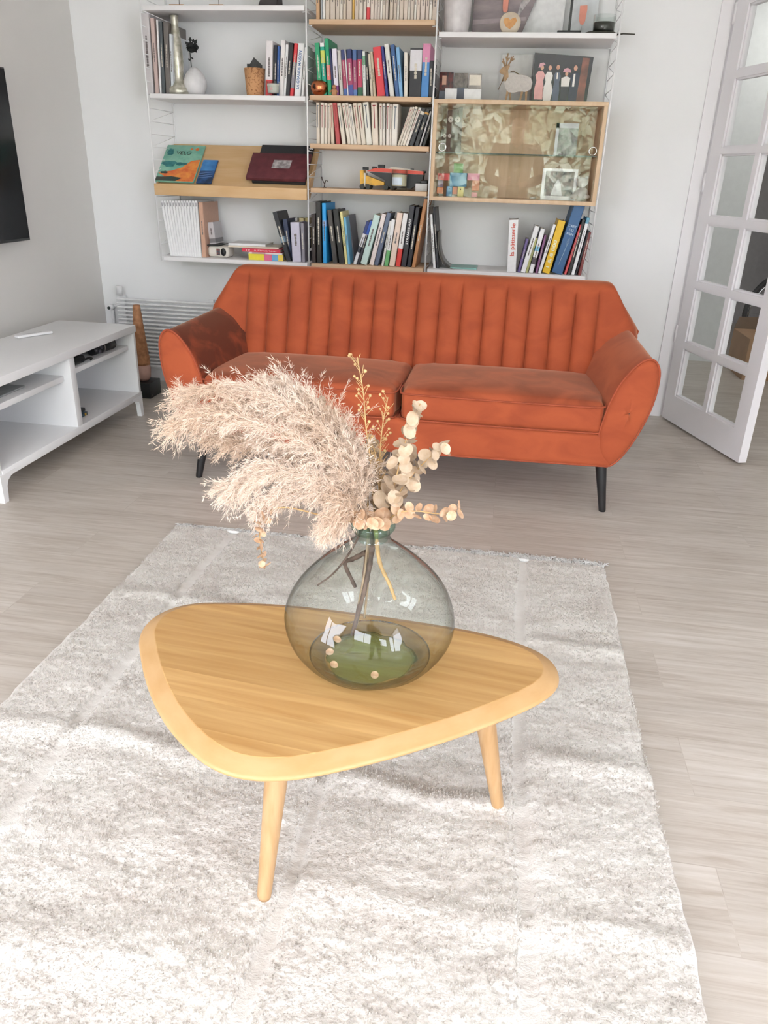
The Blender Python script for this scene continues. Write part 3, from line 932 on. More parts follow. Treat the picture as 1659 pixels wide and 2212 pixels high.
# ================================================================== VASE WITH DRIED STEMS
VX, VY, VZ = 1.622, -3.140, TZ
def build_vase():
    M_vase = glass('green_grey_vase_glass', (.915, .94, .915), 1.52, (.10, .13, .11), bump=.35, bscale=9)
    M_vbase = glass('green_glass_pool', (.64, .84, .74), 1.5, (.52, .70, .60))
    M_vlip = glass('green_glass_lip', (.70, .86, .80), 1.5, (.34, .50, .46))
    S = .91
    out = [(.076,0),(.095,.003),(.112,.014),(.125,.029),(.137,.049),(.1445,.072),(.1475,.095),(.1455,.118),(.138,.142),(.126,.166),(.110,.189),(.092,.210),(.074,.228),(.057,.243),(.043,.255),(.034,.264),(.029,.274),(.028,.285)]
    def wp(an, z):
        zz = z / .28
        return 1 + .018 * math.sin(an * 2 + .6 + zz * 2) + .012 * math.sin(an * 3 - zz * 5) * math.sin(PI * min(1, zz)) + .006 * math.sin(an * 7 + zz * 9)
    pr = [(r, z * S) for r, z in out]
    # refine
    P = spline([(r, 0, z) for r, z in pr], 90)
    prof = [(max(.0005, p.x), max(0, p.z)) for p in P]
    body = MB().lathe(prof, (VX, VY, VZ + .0005), 72, warp=wp)
    t = thing('glass_vase', (VX, VY, VZ), 'rounded green-grey glass demijohn vase standing on the coffee table', 'vase')
    put('vase_body', body, M_vase, t)
    bs = MB().lathe([(.080, .0035), (.0795, .0060), (.072, .0085), (.055, .0115), (.03, .0135), (.0005, .0140)], (VX, VY, VZ), 56, warp=lambda a, z: 1 + .05 * math.sin(a * 3 + 1) + .035 * math.sin(a * 8) + .02 * math.sin(a * 17))
    put('vase_base', bs, M_vbase, t)
    hl = MB().lathe([(.0815, .0022), (.094, .0032), (.106, .0100), (.110, .0150), (.104, .0125), (.092, .0075), (.0815, .0045)], (VX, VY, VZ + .0006), 72, warp=lambda a, z: .985 + .012 * math.sin(a * 2 + .6))
    put('vase_heel', hl, glass('dark_green_heel', (.87, .88, .83), 1.5, (.42, .42, .36)), t)
    z = .285 * S
    lip = MB().lathe([(.0285, z - .003), (.034, z), (.0375, z + .006), (.0372, z + .012), (.034, z + .017), (.030, z + .019), (.026, z + .016), (.0245, z + .008), (.0245, z - .010), (.0255, z - .016)], (VX, VY, VZ), 48, warp=lambda a, z: 1 + .015 * math.sin(a * 5))
    put('vase_lip', lip, M_vlip, t)
build_vase()

M_pampas = D.materials.new('pampas_fluff'); M_pampas.use_nodes = True
def _pm():
    nt = M_pampas.node_tree; nt.nodes.clear()
    o = nt.nodes.new('ShaderNodeOutputMaterial'); d = nt.nodes.new('ShaderNodeBsdfDiffuse'); t = nt.nodes.new('ShaderNodeBsdfTranslucent'); mx = nt.nodes.new('ShaderNodeMixShader')
    mx.inputs[0].default_value = .38
    tc = nt.nodes.new('ShaderNodeTexCoord'); nz = nt.nodes.new('ShaderNodeTexNoise'); nz.inputs['Scale'].default_value = 9; nz.inputs['Detail'].default_value = 4
    nt.links.new(tc.outputs['Object'], nz.inputs['Vector'])
    r = nt.nodes.new('ShaderNodeValToRGB'); e = r.color_ramp.elements
    e[0].position = .38; e[0].color = lin('E4D0BC'); e[1].position = .62; e[1].color = lin('F0E2D4')
    nt.links.new(nz.outputs['Fac'], r.inputs[0])
    nt.links.new(r.outputs[0], d.inputs[0]); nt.links.new(r.outputs[0], t.inputs[0])
    nt.links.new(d.outputs[0], mx.inputs[1]); nt.links.new(t.outputs[0], mx.inputs[2]); nt.links.new(mx.outputs[0], o.inputs[0])
_pm()
M_stem = mat('dried_tan_stem', 'C9A46E', 0.7, var=.2, vscale=40)
M_twig = mat('brown_twig', '6E5A50', 0.8, var=.3, vscale=60)
M_ptwig = mat('pampas_stalk', 'A08A70', 0.7, var=.2, vscale=40)
M_pstem = mat('pampas_stem', 'E3CFAE', 0.7, var=.1, vscale=40)

def plume(paths, r0, nb, L0, droop, seed):
    """feathery seed head: thousands of fine hairs on drooping branchlets"""
    rg = np.random.default_rng(seed)
    Vs = []; base_dirs = []
    tri0 = []; tri1 = []; wd = []
    for pi, path in enumerate(paths):
        S = np.array([tuple(p) for p in spline(path, 60)])
        T = np.gradient(S, axis=0); T /= np.linalg.norm(T, axis=1)[:, None] + 1e-9
        N = len(S)
        for k in range(nb):
            f = (rg.random() ** .85) * .82 + .17
            i = min(N - 1, int(f * (N - 1)))
            p = S[i] + rg.normal(0, .004, 3); t = T[i]
            d = t * 1.0 + rg.normal(0, .42, 3); d /= np.linalg.norm(d)
            L = L0 * rg.uniform(.55, 1.2) * (1.0 - .45 * abs(f - .5))
            steps = 9
            q = p.copy(); v = d.copy()
            side = np.cross(v, rg.normal(size=3)); side /= np.linalg.norm(side)
            for s_ in range(steps):
                v = v + np.array([0, 0, -droop * (s_ + 1) / steps]) + rg.normal(0, .05, 3); v /= np.linalg.norm(v)
                q2 = q + v * L / steps
                tri0.append(q); tri1.append(q2); wd.append(.00035)
                m_ = 5 if s_ > 0 else 2
                for h in range(m_):
                    hv = v * rg.uniform(.5, 1.2) + rg.normal(0, .42, 3); hv /= np.linalg.norm(hv)
                    hl = rg.uniform(.006, .015)
                    b = q + (q2 - q) * rg.random()
                    tri0.append(b); tri1.append(b + hv * hl); wd.append(rg.uniform(.00028, .0006))
                q = q2
    A = np.array(tri0); B = np.array(tri1); w = np.array(wd)[:, None]
    d = B - A
    s1 = np.cross(d, rg.normal(size=d.shape)); s1 /= np.linalg.norm(s1, axis=1)[:, None] + 1e-12
    mid = (A + B) / 2
    V = np.concatenate([A, mid + s1 * w, B, mid - s1 * w], 0)
    n = len(A); i = np.arange(n)
    return V, np.stack([i, i + n, i + 2 * n, i + 3 * n], 1)
NECK = (VX, VY, VZ + .262)
def pampas(label, paths, seed, nb, L0, droop, foot):
    t = thing('pampas_stem', (VX, VY, VZ + .02), label, 'pampas grass')
    st = MB()
    for k, p in enumerate(paths):
        full = spline(p, 30)
        n_ = len(full)
        st.tube(full, [.0016 * (1 - .8 * i / n_) + .0003 for i in range(n_)], 6)
    st.tube(spline([foot, ((foot[0] + NECK[0]) / 2, foot[1], (foot[2] + NECK[2]) / 2), paths[0][0]], 12), .0022, 7)
    put('stem', st, M_ptwig, t)
    V, F = plume(paths, .02, nb, L0, droop, seed)
    o = arr_mesh('plume', V, F, M_pampas, parent=t, smooth=False)
    o['kind'] = 'stuff'
    return t
P0 = [1.615, -3.142, 0.645]
pampas('upper cream pampas plume arching far left out of the glass vase', [
    [P0, [1.590, -3.15, 0.761], [1.511, -3.15, 0.835], [1.405, -3.15, 0.868], [1.305, -3.15, 0.848]],
    [P0, [1.571, -3.16, 0.751], [1.465, -3.17, 0.813], [1.366, -3.17, 0.832], [1.300, -3.17, 0.808]],
    [P0, [1.592, -3.12, 0.75], [1.545, -3.12, 0.815], [1.500, -3.11, 0.845], [1.465, -3.11, 0.868]],
    [P0, [1.585, -3.14, 0.745], [1.500, -3.14, 0.812], [1.42, -3.14, 0.835], [1.375, -3.14, 0.825]]], 1, 330, .064, .10, (1.612, -3.147, .47))
pampas('middle cream pampas plume below the long arching one, drooping to the left', [
    [P0, [1.556, -3.14, 0.735], [1.464, -3.13, 0.772], [1.396, -3.12, 0.775], [1.335, -3.12, 0.785]],
    [P0, [1.60, -3.13, 0.722], [1.575, -3.12, 0.765], [1.54, -3.12, 0.80]],
    [P0, [1.56, -3.17, 0.726], [1.484, -3.18, 0.750], [1.438, -3.19, 0.738], [1.395, -3.19, 0.715]]], 2, 290, .062, .16, (1.598, -3.142, .45))
pampas('lowest short pampas plume hanging over the left rim of the vase', [
    [P0, [1.578, -3.18, 0.710], [1.517, -3.18, 0.718], [1.475, -3.19, 0.705], [1.445, -3.19, 0.685]],
    [P0, [1.599, -3.19, 0.696], [1.580, -3.20, 0.690], [1.565, -3.20, 0.672]],
    [P0, [1.60, -3.16, 0.712], [1.565, -3.16, 0.735], [1.53, -3.17, 0.73]]], 3, 190, .052, .20, (1.602, -3.150, .50))

M_euc = mat('dried_eucalyptus_leaf', 'C6B29A', 0.75, vscale=90, second='B89F82', sheen=.1)
M_euc2 = mat('dried_peach_leaf', 'CFB092', 0.75, vscale=90, second='B58E6C', sheen=.1)
def leafdisc(mb, c, nrm, r, mi=0, pt=.0):
    nrm = Vector(nrm).normalized()
    u = nrm.cross(Vector((random.uniform(-1, 1), random.uniform(-1, 1), random.uniform(-1, 1)))).normalized(); w = nrm.cross(u)
    vs = [tuple(Vector(c) - nrm * r * .18)]
    n = 12
    for rr, dz in ((.55, -.10), (1.0, .06)):
        for k in range(n):
            a = 2 * PI * k / n
            q = 1 + .08 * math.cos(a * 2) + (pt * math.cos(a) if pt else 0)
            vs.append(tuple(Vector(c) + (u * math.cos(a) + w * math.sin(a)) * r * rr * q + nrm * r * (dz + random.uniform(-.04, .04))))
    fs = [(0, 1 + k, 1 + (k + 1) % n) for k in range(n)] + [(1 + k, 1 + n + k, 1 + n + (k + 1) % n, 1 + (k + 1) % n) for k in range(n)]
    mb.add(vs, fs, True, mi)
def eucalyptus(label, path, r0, r1, n, m, start=.25, foot=None, squash=None):
    t = thing('eucalyptus_branch', path[0], label, 'dried branch', 'dried eucalyptus branches in the vase')
    S = spline(path, 40); N = len(S)
    st = MB().tube(S, [.0016 * (1 - .6 * i / N) for i in range(N)], 6)
    if foot: st.tube(spline([foot, path[0]], 6), .0017, 6)
    put('stem', st, M_stem, t)
    lf = MB()
    for k in range(n):
        f = start + (1 - start) * k / max(1, n - 1)
        i = min(N - 2, int(f * (N - 1)))
        p = S[i]; tg = (S[i + 1] - S[i]).normalized()
        r = r0 + (r1 - r0) * f
        ref = Vector((random.uniform(-1, 1), random.uniform(-1, .2), random.uniform(-1, 1)))
        sd = tg.cross(ref).normalized()
        for sg in (-1, 1):
            c = p + sd * sg * r * .85 + Vector((random.uniform(-.002, .002), random.uniform(-.004, .004), random.uniform(-.002, .002)))
            nn = tg * .7 + Vector((random.uniform(-.9, .9), -.6 + random.uniform(-.7, .7), random.uniform(-.4, .9)))
            leafdisc(lf, c, nn, r * random.uniform(.85, 1.15))
    put('leaves', lf, m, t)
    return t
Q0 = [1.636, -3.142, 0.645]
eucalyptus('tallest branch of cream eucalyptus discs rising right of the pampas', [Q0, [1.655, -3.155, 0.72], [1.668, -3.155, 0.785], [1.679, -3.155, 0.830], [1.693, -3.155, 0.868]], .0150, .0090, 15, M_euc, .12)
eucalyptus('cream eucalyptus branch leaning right toward the sofa leg', [Q0, [1.662, -3.15, 0.709], [1.683, -3.15, 0.745], [1.711, -3.15, 0.780], [1.736, -3.15, 0.803]], .0130, .0095, 13, M_euc, .2)
eucalyptus('low eucalyptus branch stretching out horizontally right of the vase neck', [Q0, [1.664, -3.17, 0.687], [1.697, -3.17, 0.695], [1.734, -3.17, 0.694], [1.768, -3.17, 0.704]], .0090, .0085, 9, M_euc2, .25)
eucalyptus('short cluster of peach eucalyptus discs across the vase rim', [[1.645, -3.165, .672], [1.632, -3.19, .681], [1.615, -3.20, 0.684], [1.596, -3.20, 0.690]], .0105, .0095, 9, M_euc2, .0)
eucalyptus('thin peach eucalyptus sprig hanging down left of the vase', [[1.600, -3.16, .66], [1.552, -3.195, 0.683], [1.485, -3.20, 0.694], [1.449, -3.20, 0.672], [1.444, -3.20, 0.63], [1.450, -3.20, 0.578]], .0100, .0060, 11, M_euc2, .5)
eucalyptus('pale eucalyptus twig behind the top edge of the pampas', [[1.612, -3.13, .65], [1.60, -3.09, 0.73], [1.578, -3.08, 0.775], [1.545, -3.08, 0.815], [1.512, -3.08, 0.842]], .0085, .0065, 10, M_euc, .35)
eucalyptus('short eucalyptus branch half hidden behind the seed stalks', [Q0, [1.628, -3.10, .70], [1.618, -3.09, .75], [1.600, -3.085, .775]], .0125, .0105, 9, M_euc, .2)
eucalyptus('small eucalyptus branch between the tallest and the leaning one', [Q0, [1.650, -3.13, .705], [1.668, -3.13, .755], [1.684, -3.13, .785]], .0125, .0095, 10, M_euc, .15)
M_flax = mat('dried_flax', 'D3AE78', 0.7, var=.15, vscale=40)
def flax(label, path, heads, seed):
    rg = random.Random(seed)
    t = thing('flax_stalk', path[0], label, 'dried seed stalk', 'dried seed stalks in the vase')
    S = spline(path, 40); N = len(S)
    st = MB().tube(S, [.0013 * (1 - .6 * i / N) + .0002 for i in range(N)], 6)
    pods = MB()
    for k in range(heads):
        f = .25 + .75 * k / heads
        i = int(f * (N - 1)); p = S[i]; tg = (S[min(N - 1, i + 1)] - S[i - 1]).normalized()
        d = (tg * .8 + Vector((rg.choice((-1, 1)) * rg.uniform(.3, .9), rg.uniform(-.4, .4), rg.uniform(0, .3)))).normalized()
        L = rg.uniform(.010, .026)
        e = p + d * L
        st.tube([p, e], [.0006, .0004], 4)
        if f > .5 and rg.random() < .75:
            pods.ball(e, rg.uniform(.0020, .0028), n=6)
    put('stem', st, M_flax, t); put('seed_pods', pods, M_flax, t)
flax('tall golden seed stalk standing above everything else in the vase', [[1.625, -3.135, .645], [1.612, -3.12, 0.752], [1.603, -3.12, 0.815], [1.598, -3.12, 0.868], [1.587, -3.12, 0.926]], 40, 1)
flax('shorter golden seed stalk right of the tall one', [[1.635, -3.135, .65], [1.626, -3.11, 0.733], [1.628, -3.11, 0.806], [1.636, -3.11, 0.862]], 34, 2)
flax('shortest bushy seed stalk low behind the vase neck', [[1.632, -3.13, .65], [1.628, -3.12, .70], [1.622, -3.115, .745], [1.616, -3.11, .775]], 34, 3)
# brown twigs and a tan stem standing inside the glass
def twig(label, paths, m, r):
    mb = MB()
    for p in paths:
        S = spline(p, 18)
        mb.tube(S, [r * (1.15 - .4 * i / len(S)) * (1 + .15 * math.sin(i * 2.3)) for i in range(len(S))], 7)
    put('twig', mb, m, origin=paths[0][0], label=label, category='twig')
twig('dark bundle of brown twigs slanting down inside the glass vase', [
    [(1.622, -3.140, .648), (1.612, -3.140, .585), (1.606, -3.142, .52), (1.590, -3.145, .43)],
    [(1.626, -3.146, .648), (1.620, -3.150, .58), (1.610, -3.152, .52), (1.593, -3.150, .44)],
    [(1.612, -3.142, .598), (1.585, -3.13, .575), (1.570, -3.12, .56), (1.592, -3.13, .52)]], M_twig, .0042)
twig('thin dark twig crossing the upper left of the glass vase', [
    [(1.606, -3.148, .645), (1.585, -3.16, .600), (1.560, -3.17, .565), (1.535, -3.18, .545)]], M_twig, .0018)
twig('tan stem pointing down right inside the vase shoulder', [
    [(1.628, -3.152, .650), (1.640, -3.175, .60), (1.660, -3.19, .568), (1.672, -3.20, .545)]], M_stem, .0034)
# fallen leaves lying in the bottom of the vase
for k, (x, y) in enumerate(((1.557, -3.118), (1.552, -3.160), (1.568, -3.196), (1.643, -3.212))):
    lm_ = MB(); leafdisc(lm_, (x, y, VZ + .019), (.2, -.3, 1), .0075)
    put('fallen_leaf', lm_, M_euc2, origin=(x, y, VZ + .017), label=('fallen leaf in the vase bottom, farthest back on the left', 'fallen leaf at the left side of the vase bottom', 'fallen leaf at the front left of the vase bottom', 'fallen leaf alone at the front of the vase bottom')[k], category='leaf', group='fallen leaves in the vase bottom')

# ================================================================== WALL SHELVING
# four white wire side panels at x = 0, .8, 1.4, 2.2 carry every board
PX = [0.0, 0.80, 1.40, 2.20]
def build_panels():
    names = ['white wire ladder panel at the left end of the wall shelves', 'white wire ladder panel between the left and the middle shelves',
             'white wire ladder panel between the middle shelves and the glass cabinet', 'white wire ladder panel at the right end of the wall shelves']
    for x, lb in zip(PX, names):
        t = thing('shelf_ladder', (x, -.155, .735), lb, 'shelf panel', 'wire ladder panels of the wall shelves')
        fr = MB()
        for y in (-.308, -.006):
            fr.tube([(x, y, .735), (x, y, 2.10)], .0040, 8)
        put('upright', fr, M_wire, t)
        rg = MB()
        z = .76; k = 0
        while z < 2.09:
            rg.tube([(x, -.308, z), (x, -.006, z)], .0020, 6)
            rg.tube([(x, -.306, z), (x, -.012, z + .0575)], .0012, 5) if k % 2 else None
            z += .0575; k += 1
        put('rungs', rg, M_wire, t)
build_panels()
def board(name, x0, x1, ztop, m, label, th=.021, y0=-.300):
    o = put(name, MB().rbox((x0, y0, ztop - th), (x1, -.004, ztop), .0015, 1), m, origin=((x0 + x1) / 2, -.15, ztop - th), label=label, category='shelf')
    hk = MB()
    for x, sg in ((x0, 1), (x1, -1)):
        for y in (-.285, -.03):
            hk.tube([(x - sg * .0075, y, ztop - th - .001), (x + sg * .012, y, ztop - th - .003)], .0024, 6)
    put('bracket', hk, M_wire, o)
    return o
g = .010
ZLT, ZLB, ZBOT, ZS1, ZS2, ZS3, ZS4, ZRT, ZCT, ZCB = 1.877, 1.513, .756, 1.824, 1.519, 1.312, 1.114, 1.778, 1.512, 1.098
board('wall_shelf', PX[0] + g, PX[1] - g, ZLT, M_shelf, 'topmost white shelf board at upper left with small wooden stands')
board('wall_shelf', PX[0] + g, PX[1] - g, ZLB, M_shelf, 'white shelf board at left carrying the white vase and cork pot')
board('wall_shelf', PX[0] + g, PX[1] - g, ZBOT, M_shelf, 'bottom left white shelf board under the white magazines')
board('wall_shelf', PX[1] + g, PX[2] - g, ZS1, M_oak, 'highest oak shelf board in the middle bay')
board('wall_shelf', PX[1] + g, PX[2] - g, ZS2, M_oak, 'oak shelf board under the coloured books and copper apple')
board('wall_shelf', PX[1] + g, PX[2] - g, ZS3, M_oak, 'oak shelf board under the row of cream paperbacks')
board('wall_shelf', PX[1] + g, PX[2] - g, ZS4, M_oak, 'oak shelf board under the toy digger and candle')
board('wall_shelf', PX[1] + g, PX[2] - g, ZBOT, M_oak, 'lowest oak shelf board right behind the sofa back')
board('wall_shelf', PX[2] + g, PX[3] - g, ZRT, M_shelf, 'upper right white shelf board with white vase and black lamp')
board('wall_shelf', PX[2] + g, PX[3] - g, ZBOT, M_shelf, 'bottom right white shelf board under the yellow and blue books')

# slanted birch magazine display
def display():
    t = thing('magazine_display', (.40, -.18, 1.055), 'slanted birch magazine display shelf with front lip holding magazines and albums', 'display shelf')
    a = (-.052, 1.298); b = (-.282, 1.094)
    put('sloping_board', MB().prism([(-.062, 1.285), (-.052, 1.300), (-.280, 1.103), (-.290, 1.088)], .008, .792, 'x'), M_birch, t)
    put('front_lip', MB().rbox((.0, -.322, 1.056), (.796, -.308, 1.110), .002, 1), M_birch, t)
    put('lip_base', MB().box((.004, -.308, 1.056), (.792, -.270, 1.070)).box((.004, -.312, 1.098), (.792, -.284, 1.108)), M_birch, t)
    put('end_bracket', MB().prism([(-.30, 1.06), (-.26, 1.06), (-.05, 1.285), (-.06, 1.296), (-.30, 1.104)], .0, .006, 'x').prism([(-.30, 1.06), (-.26, 1.06), (-.05, 1.285), (-.06, 1.296), (-.30, 1.104)], .792, .798, 'x'), M_birch, t)
display()
SL = math.atan2(1.300 - 1.103, .228)      # slope of the display
def on_slope(name, x0, x1, h, th, m, label, cat, lift=.002, skew=0.0, y0=-.276, z0=1.112):
    """flat thing lying on the sloping board; returns (object, matrix of its face)"""
    M = Matrix.Translation((x0, y0, z0 + lift)) @ Matrix.Rotation(SL, 4, 'X') @ Matrix.Rotation(skew, 4, 'Z')
    o = put(name, MB().rbox((0, 0, 0), (x1 - x0, h, th), .0015, 1, tr=M), m, origin=(x0, y0, z0), label=label, category=cat)
    return o, M
def blob(w, h, th, cx, cy, rx, ry, n=14, seed=0):
    rg = random.Random(seed)
    pts = []
    for k in range(n):
        a = 2 * PI * k / n; q = rg.uniform(.75, 1.15)
        pts.append((max(.001, min(w - .001, cx + rx * q * math.cos(a))), max(.001, min(h - .001, cy + ry * q * math.sin(a)))))
    return pts
def patches(name, par, M, m, polys, z):
    mb = MB()
    for p in polys:
        mb.prism(p, z, z + .0004, 'z', tr=M)
    return put(name, mb, m, par)
M_teal = mat('print_teal', '7FBFA8', .5, vscale=25, second='4C9C98'); M_orange = mat('print_orange', 'F09A48', .5, vscale=30, second='DC6A38')
M_darkg = mat('print_dark_green', '2E4A44', .5, vscale=30, second='4C3C34'); M_blue = mat('print_blue', '4A90CC', .5, vscale=20, second='3470B0')
M_navy = mat('print_navy', '1E3350', .5, vscale=30, second='2F5488'); M_cream = mat('print_cream', 'EFE6D6', .6)
M_ink = mat('print_ink', '3A3C3C', .6)
o, M = on_slope('comic_album', -.012, .195, .265, .010, mat('album_cover_teal', '93C6AE', .4, vscale=22, second='6FB09C'), 'large teal and orange illustrated album at left on the slanted display', 'book')
w, h = .207, .265
patches('cover_picture', o, M, M_orange, [[(.002, .06), (.07, .075), (.12, .10), (.16, .15), (.205, .16), (.205, .002), (.10, .002), (.05, .03)], blob(w, h, 0, .17, .235, .012, .010, seed=3), blob(w, h, 0, .14, .235, .008, .007, seed=5)], .0101)
patches('cover_foliage', o, M, mat('print_teal_dark', '3E8C8C', .5, vscale=40, second='2C6C70'), [blob(w, h, 0, .045, .125, .042, .022, seed=1), blob(w, h, 0, .11, .125, .03, .012, seed=2), blob(w, h, 0, .03, .21, .02, .028, seed=7)], .0105)
patches('cover_foreground', o, M, M_darkg, [[(.002, .002), (.11, .002), (.14, .025), (.08, .035), (.03, .030), (.002, .03)], blob(w, h, 0, .035, .062, .022, .010, seed=9)], .0109)
text_mesh('cover_title', 'VELO', .034, Matrix.Translation(-ORG[o.name]) @ M @ Matrix.Translation((.105, .205, .0110)), M_darkg, o)
o, M = on_slope('booklet', .208, .288, .165, .007, M_navy, 'small blue landscape booklet beside the teal album on the slanted display', 'book')
patches('cover_picture', o, M, M_blue, [[(.001, .085), (.079, .088), (.079, .164), (.001, .164)]], .0071)
patches('cover_stripes', o, M, mat('print_blue_stripe', '6C8CC0', .5), [[(.004, .03 + .016 * k), (.075, .045 + .016 * k), (.075, .049 + .016 * k), (.004, .034 + .016 * k)] for k in range(3)], .0075)
o, M = on_slope('photo_album', .500, .775, .262, .016, mat('album_black', '2A2C2E', .6, bump=.2), 'black album standing behind the burgundy one on the slanted display', 'album', lift=.0, z0=1.124, y0=-.262)
o, M = on_slope('photo_album', .476, .782, .178, .018, mat('album_burgundy', '6C3238', .7, bump=.3, bscale=400, second='5C2A30'), 'burgundy photo album with small inset picture on the slanted display', 'album', lift=.022, y0=-.282, z0=1.116)
patches('inset_picture', o, M, mat('grey_photo', 'C4BEBE', .4, vscale=40, second='6C6464'), [[(.118, .070), (.212, .070), (.216, .128), (.122, .128)]], .0182)

# ================================================================== BOOKS
ORD = ['zero', 'first', 'second', 'third', 'fourth', 'fifth', 'sixth', 'seventh', 'eighth', 'ninth', 'tenth', 'eleventh', 'twelfth', 'thirteenth', 'fourteenth', 'fifteenth', 'sixteenth', 'seventeenth',
       'eighteenth', 'nineteenth', 'twentieth'] + ['twenty-' + q for q in ('first', 'second', 'third', 'fourth', 'fifth', 'sixth', 'seventh', 'eighth', 'ninth')] + ['thirtieth'] + ['thirty-' + q for q in ('first', 'second', 'third', 'fourth', 'fifth')]
def bookmat(hexc, gloss=.45):
    n_ = 'cover_' + hexc.lower()
    return mat(n_, hexc, gloss, k=1.08, var=.03, vscale=60)
def book(x, y, z, th, h, lean, d, hexc, label, group, ex, name='book'):
    bands = [ex[k] for k in ('band', 'band2') if k in ex]
    cuts = sorted({0.0, 1.0, *[b[1] for b in bands], *[b[2] for b in bands]})
    mats = [bookmat(hexc)] + [bookmat(b[0]) for b in bands]
    mb = MB()
    tb = .0022 if th > .012 else .0010
    hw_ = th / 2
    bev = min(.0022, th * .22)
    for a, b in zip(cuts[:-1], cuts[1:]):
        mi = 0; mid = (a + b) / 2
        for q, bb in enumerate(bands):
            if bb[1] <= mid <= bb[2]: mi = q + 1
        z0_, z1_ = a * h, b * h
        # rounded spine section wrapping onto both boards
        sec = [(-hw_, d), (-hw_, bev), (-hw_ + bev, 0), (hw_ - bev, 0), (hw_, bev), (hw_, d), (hw_ - tb, d), (hw_ - tb, bev + tb), (-hw_ + tb, bev + tb), (-hw_ + tb, d)]
        mb.prism(sec, z0_, z1_, 'z', mi)
    o = put(name, mb, mats, label=label, category='book' if name == 'book' else 'magazine', group=group)
    o.location = (x, y, z + hw_ * abs(math.sin(lean)) + .0003)
    o.rotation_euler = (0, lean, 0)
    pg = MB().box((-hw_ + tb, bev + tb, .003 if h > .1 else .001), (hw_ - tb, d - .004, h - .003))
    p = put('page_block', pg, M_page, None)
    p.parent = o
    ORG[o.name] = Vector((0, 0, 0))
    # lettering on the spine
    R = Matrix(((0, -1, 0, 0), (0, 0, -1, 0), (1, 0, 0, 0), (0, 0, 0, 1)))
    if 'pt' in ex or 'pt2' in ex:
        tx, tc_ = ex.get('pt') or ex.get('pt2')
        sz = min(th * .62, h * .16)
        f = {'STRANGE ART': (.58, .42), 'la pâtisserie': (.62, .62), '1 & 8 000': (.36, .52), "L'ART DU PAIN": (.55, .5), 'LA GRANDE MAISON': (.5, .72)}.get(tx, (.55, .6))
        if tx == "L'ART DU PAIN":
            for k_, word in enumerate(("L'ART", 'DU', 'PAIN')):
                Mh = Matrix(((1, 0, 0, 0), (0, 0, -1, -.0004), (0, 1, 0, h * (.68 - .055 * k_)), (0, 0, 0, 1)))
                text_mesh('spine_title', word, th * .30, Mh, mat('ink_' + tc_, tc_, .5), o, bold=True)
            whisk = MB()
            whisk.tube([(0.006 - .012, -.0006, h * .12), (0, -.0006, h * .30), (.003, -.0006, h * .42)], .0012, 5)
            for q in (-1, 0, 1): whisk.tube([(.003, -.0006, h * .40), (.003 + q * .005, -.0006, h * .46), (.004, -.0006, h * .52)], .0006, 4)
            w_ = put('spine_emblem', whisk, mat('ink_' + tc_, tc_, .5)); w_.parent = o
        else:
            text_mesh('spine_title', tx, sz, Matrix.Translation((0, -.0004, h * f[0])) @ R, mat('ink_' + tc_, tc_, .5), o, bold=True, width=h * f[1])
    elif 'dots' in ex:
        t_ = MB().prism([(-hw_ * .2, h * .4), (hw_ * .1, h * .4), (hw_ * .1, h * .915), (hw_ * .5, h * .915), (hw_ * .5, h * .94), (-hw_ * .5, h * .94), (-hw_ * .5, h * .915), (-hw_ * .2, h * .915)], -.0005, .0003, 'y')
        q_ = put('spine_print', t_, mat('ink_' + ex['dots'][0], ex['dots'][0], .6)); q_.parent = o
    elif 'lab' in ex:
        t_ = MB().box((-hw_ * .5, -.0005, h * .90), (hw_ * .5, .0003, h * .965))
        q_ = put('spine_print', t_, mat('ink_lab', 'A8A6AA', .6)); q_.parent = o
    elif th > .009:
        c = lin(hexc); lum = sum(c[:3]) / 3
        t_ = MB()
        rg = random.Random(int(x * 1e4))
        a = rg.uniform(.30, .45); b = rg.uniform(.62, .82)
        L_, R_ = [], []
        zz = a * h
        while zz < b * h:
            e = min(b * h, zz + rg.uniform(.006, .016))
            w_ = hw_ * rg.uniform(.18, .30)
            L_ += [(-w_, zz), (-w_, e), (-hw_ * .05, e), (-hw_ * .05, e + .002)]; R_ += [(w_, zz), (w_, e), (hw_ * .05, e), (hw_ * .05, e + .002)]
            zz = e + .002
        t_.prism(L_ + R_[::-1], -.0005, .0003, 'y')
        q_ = put('spine_print', t_, mat('ink_light' if lum < .3 else 'ink_dark', 'D8D0C0' if lum < .3 else '7A7270', .6)); q_.parent = o
    return o
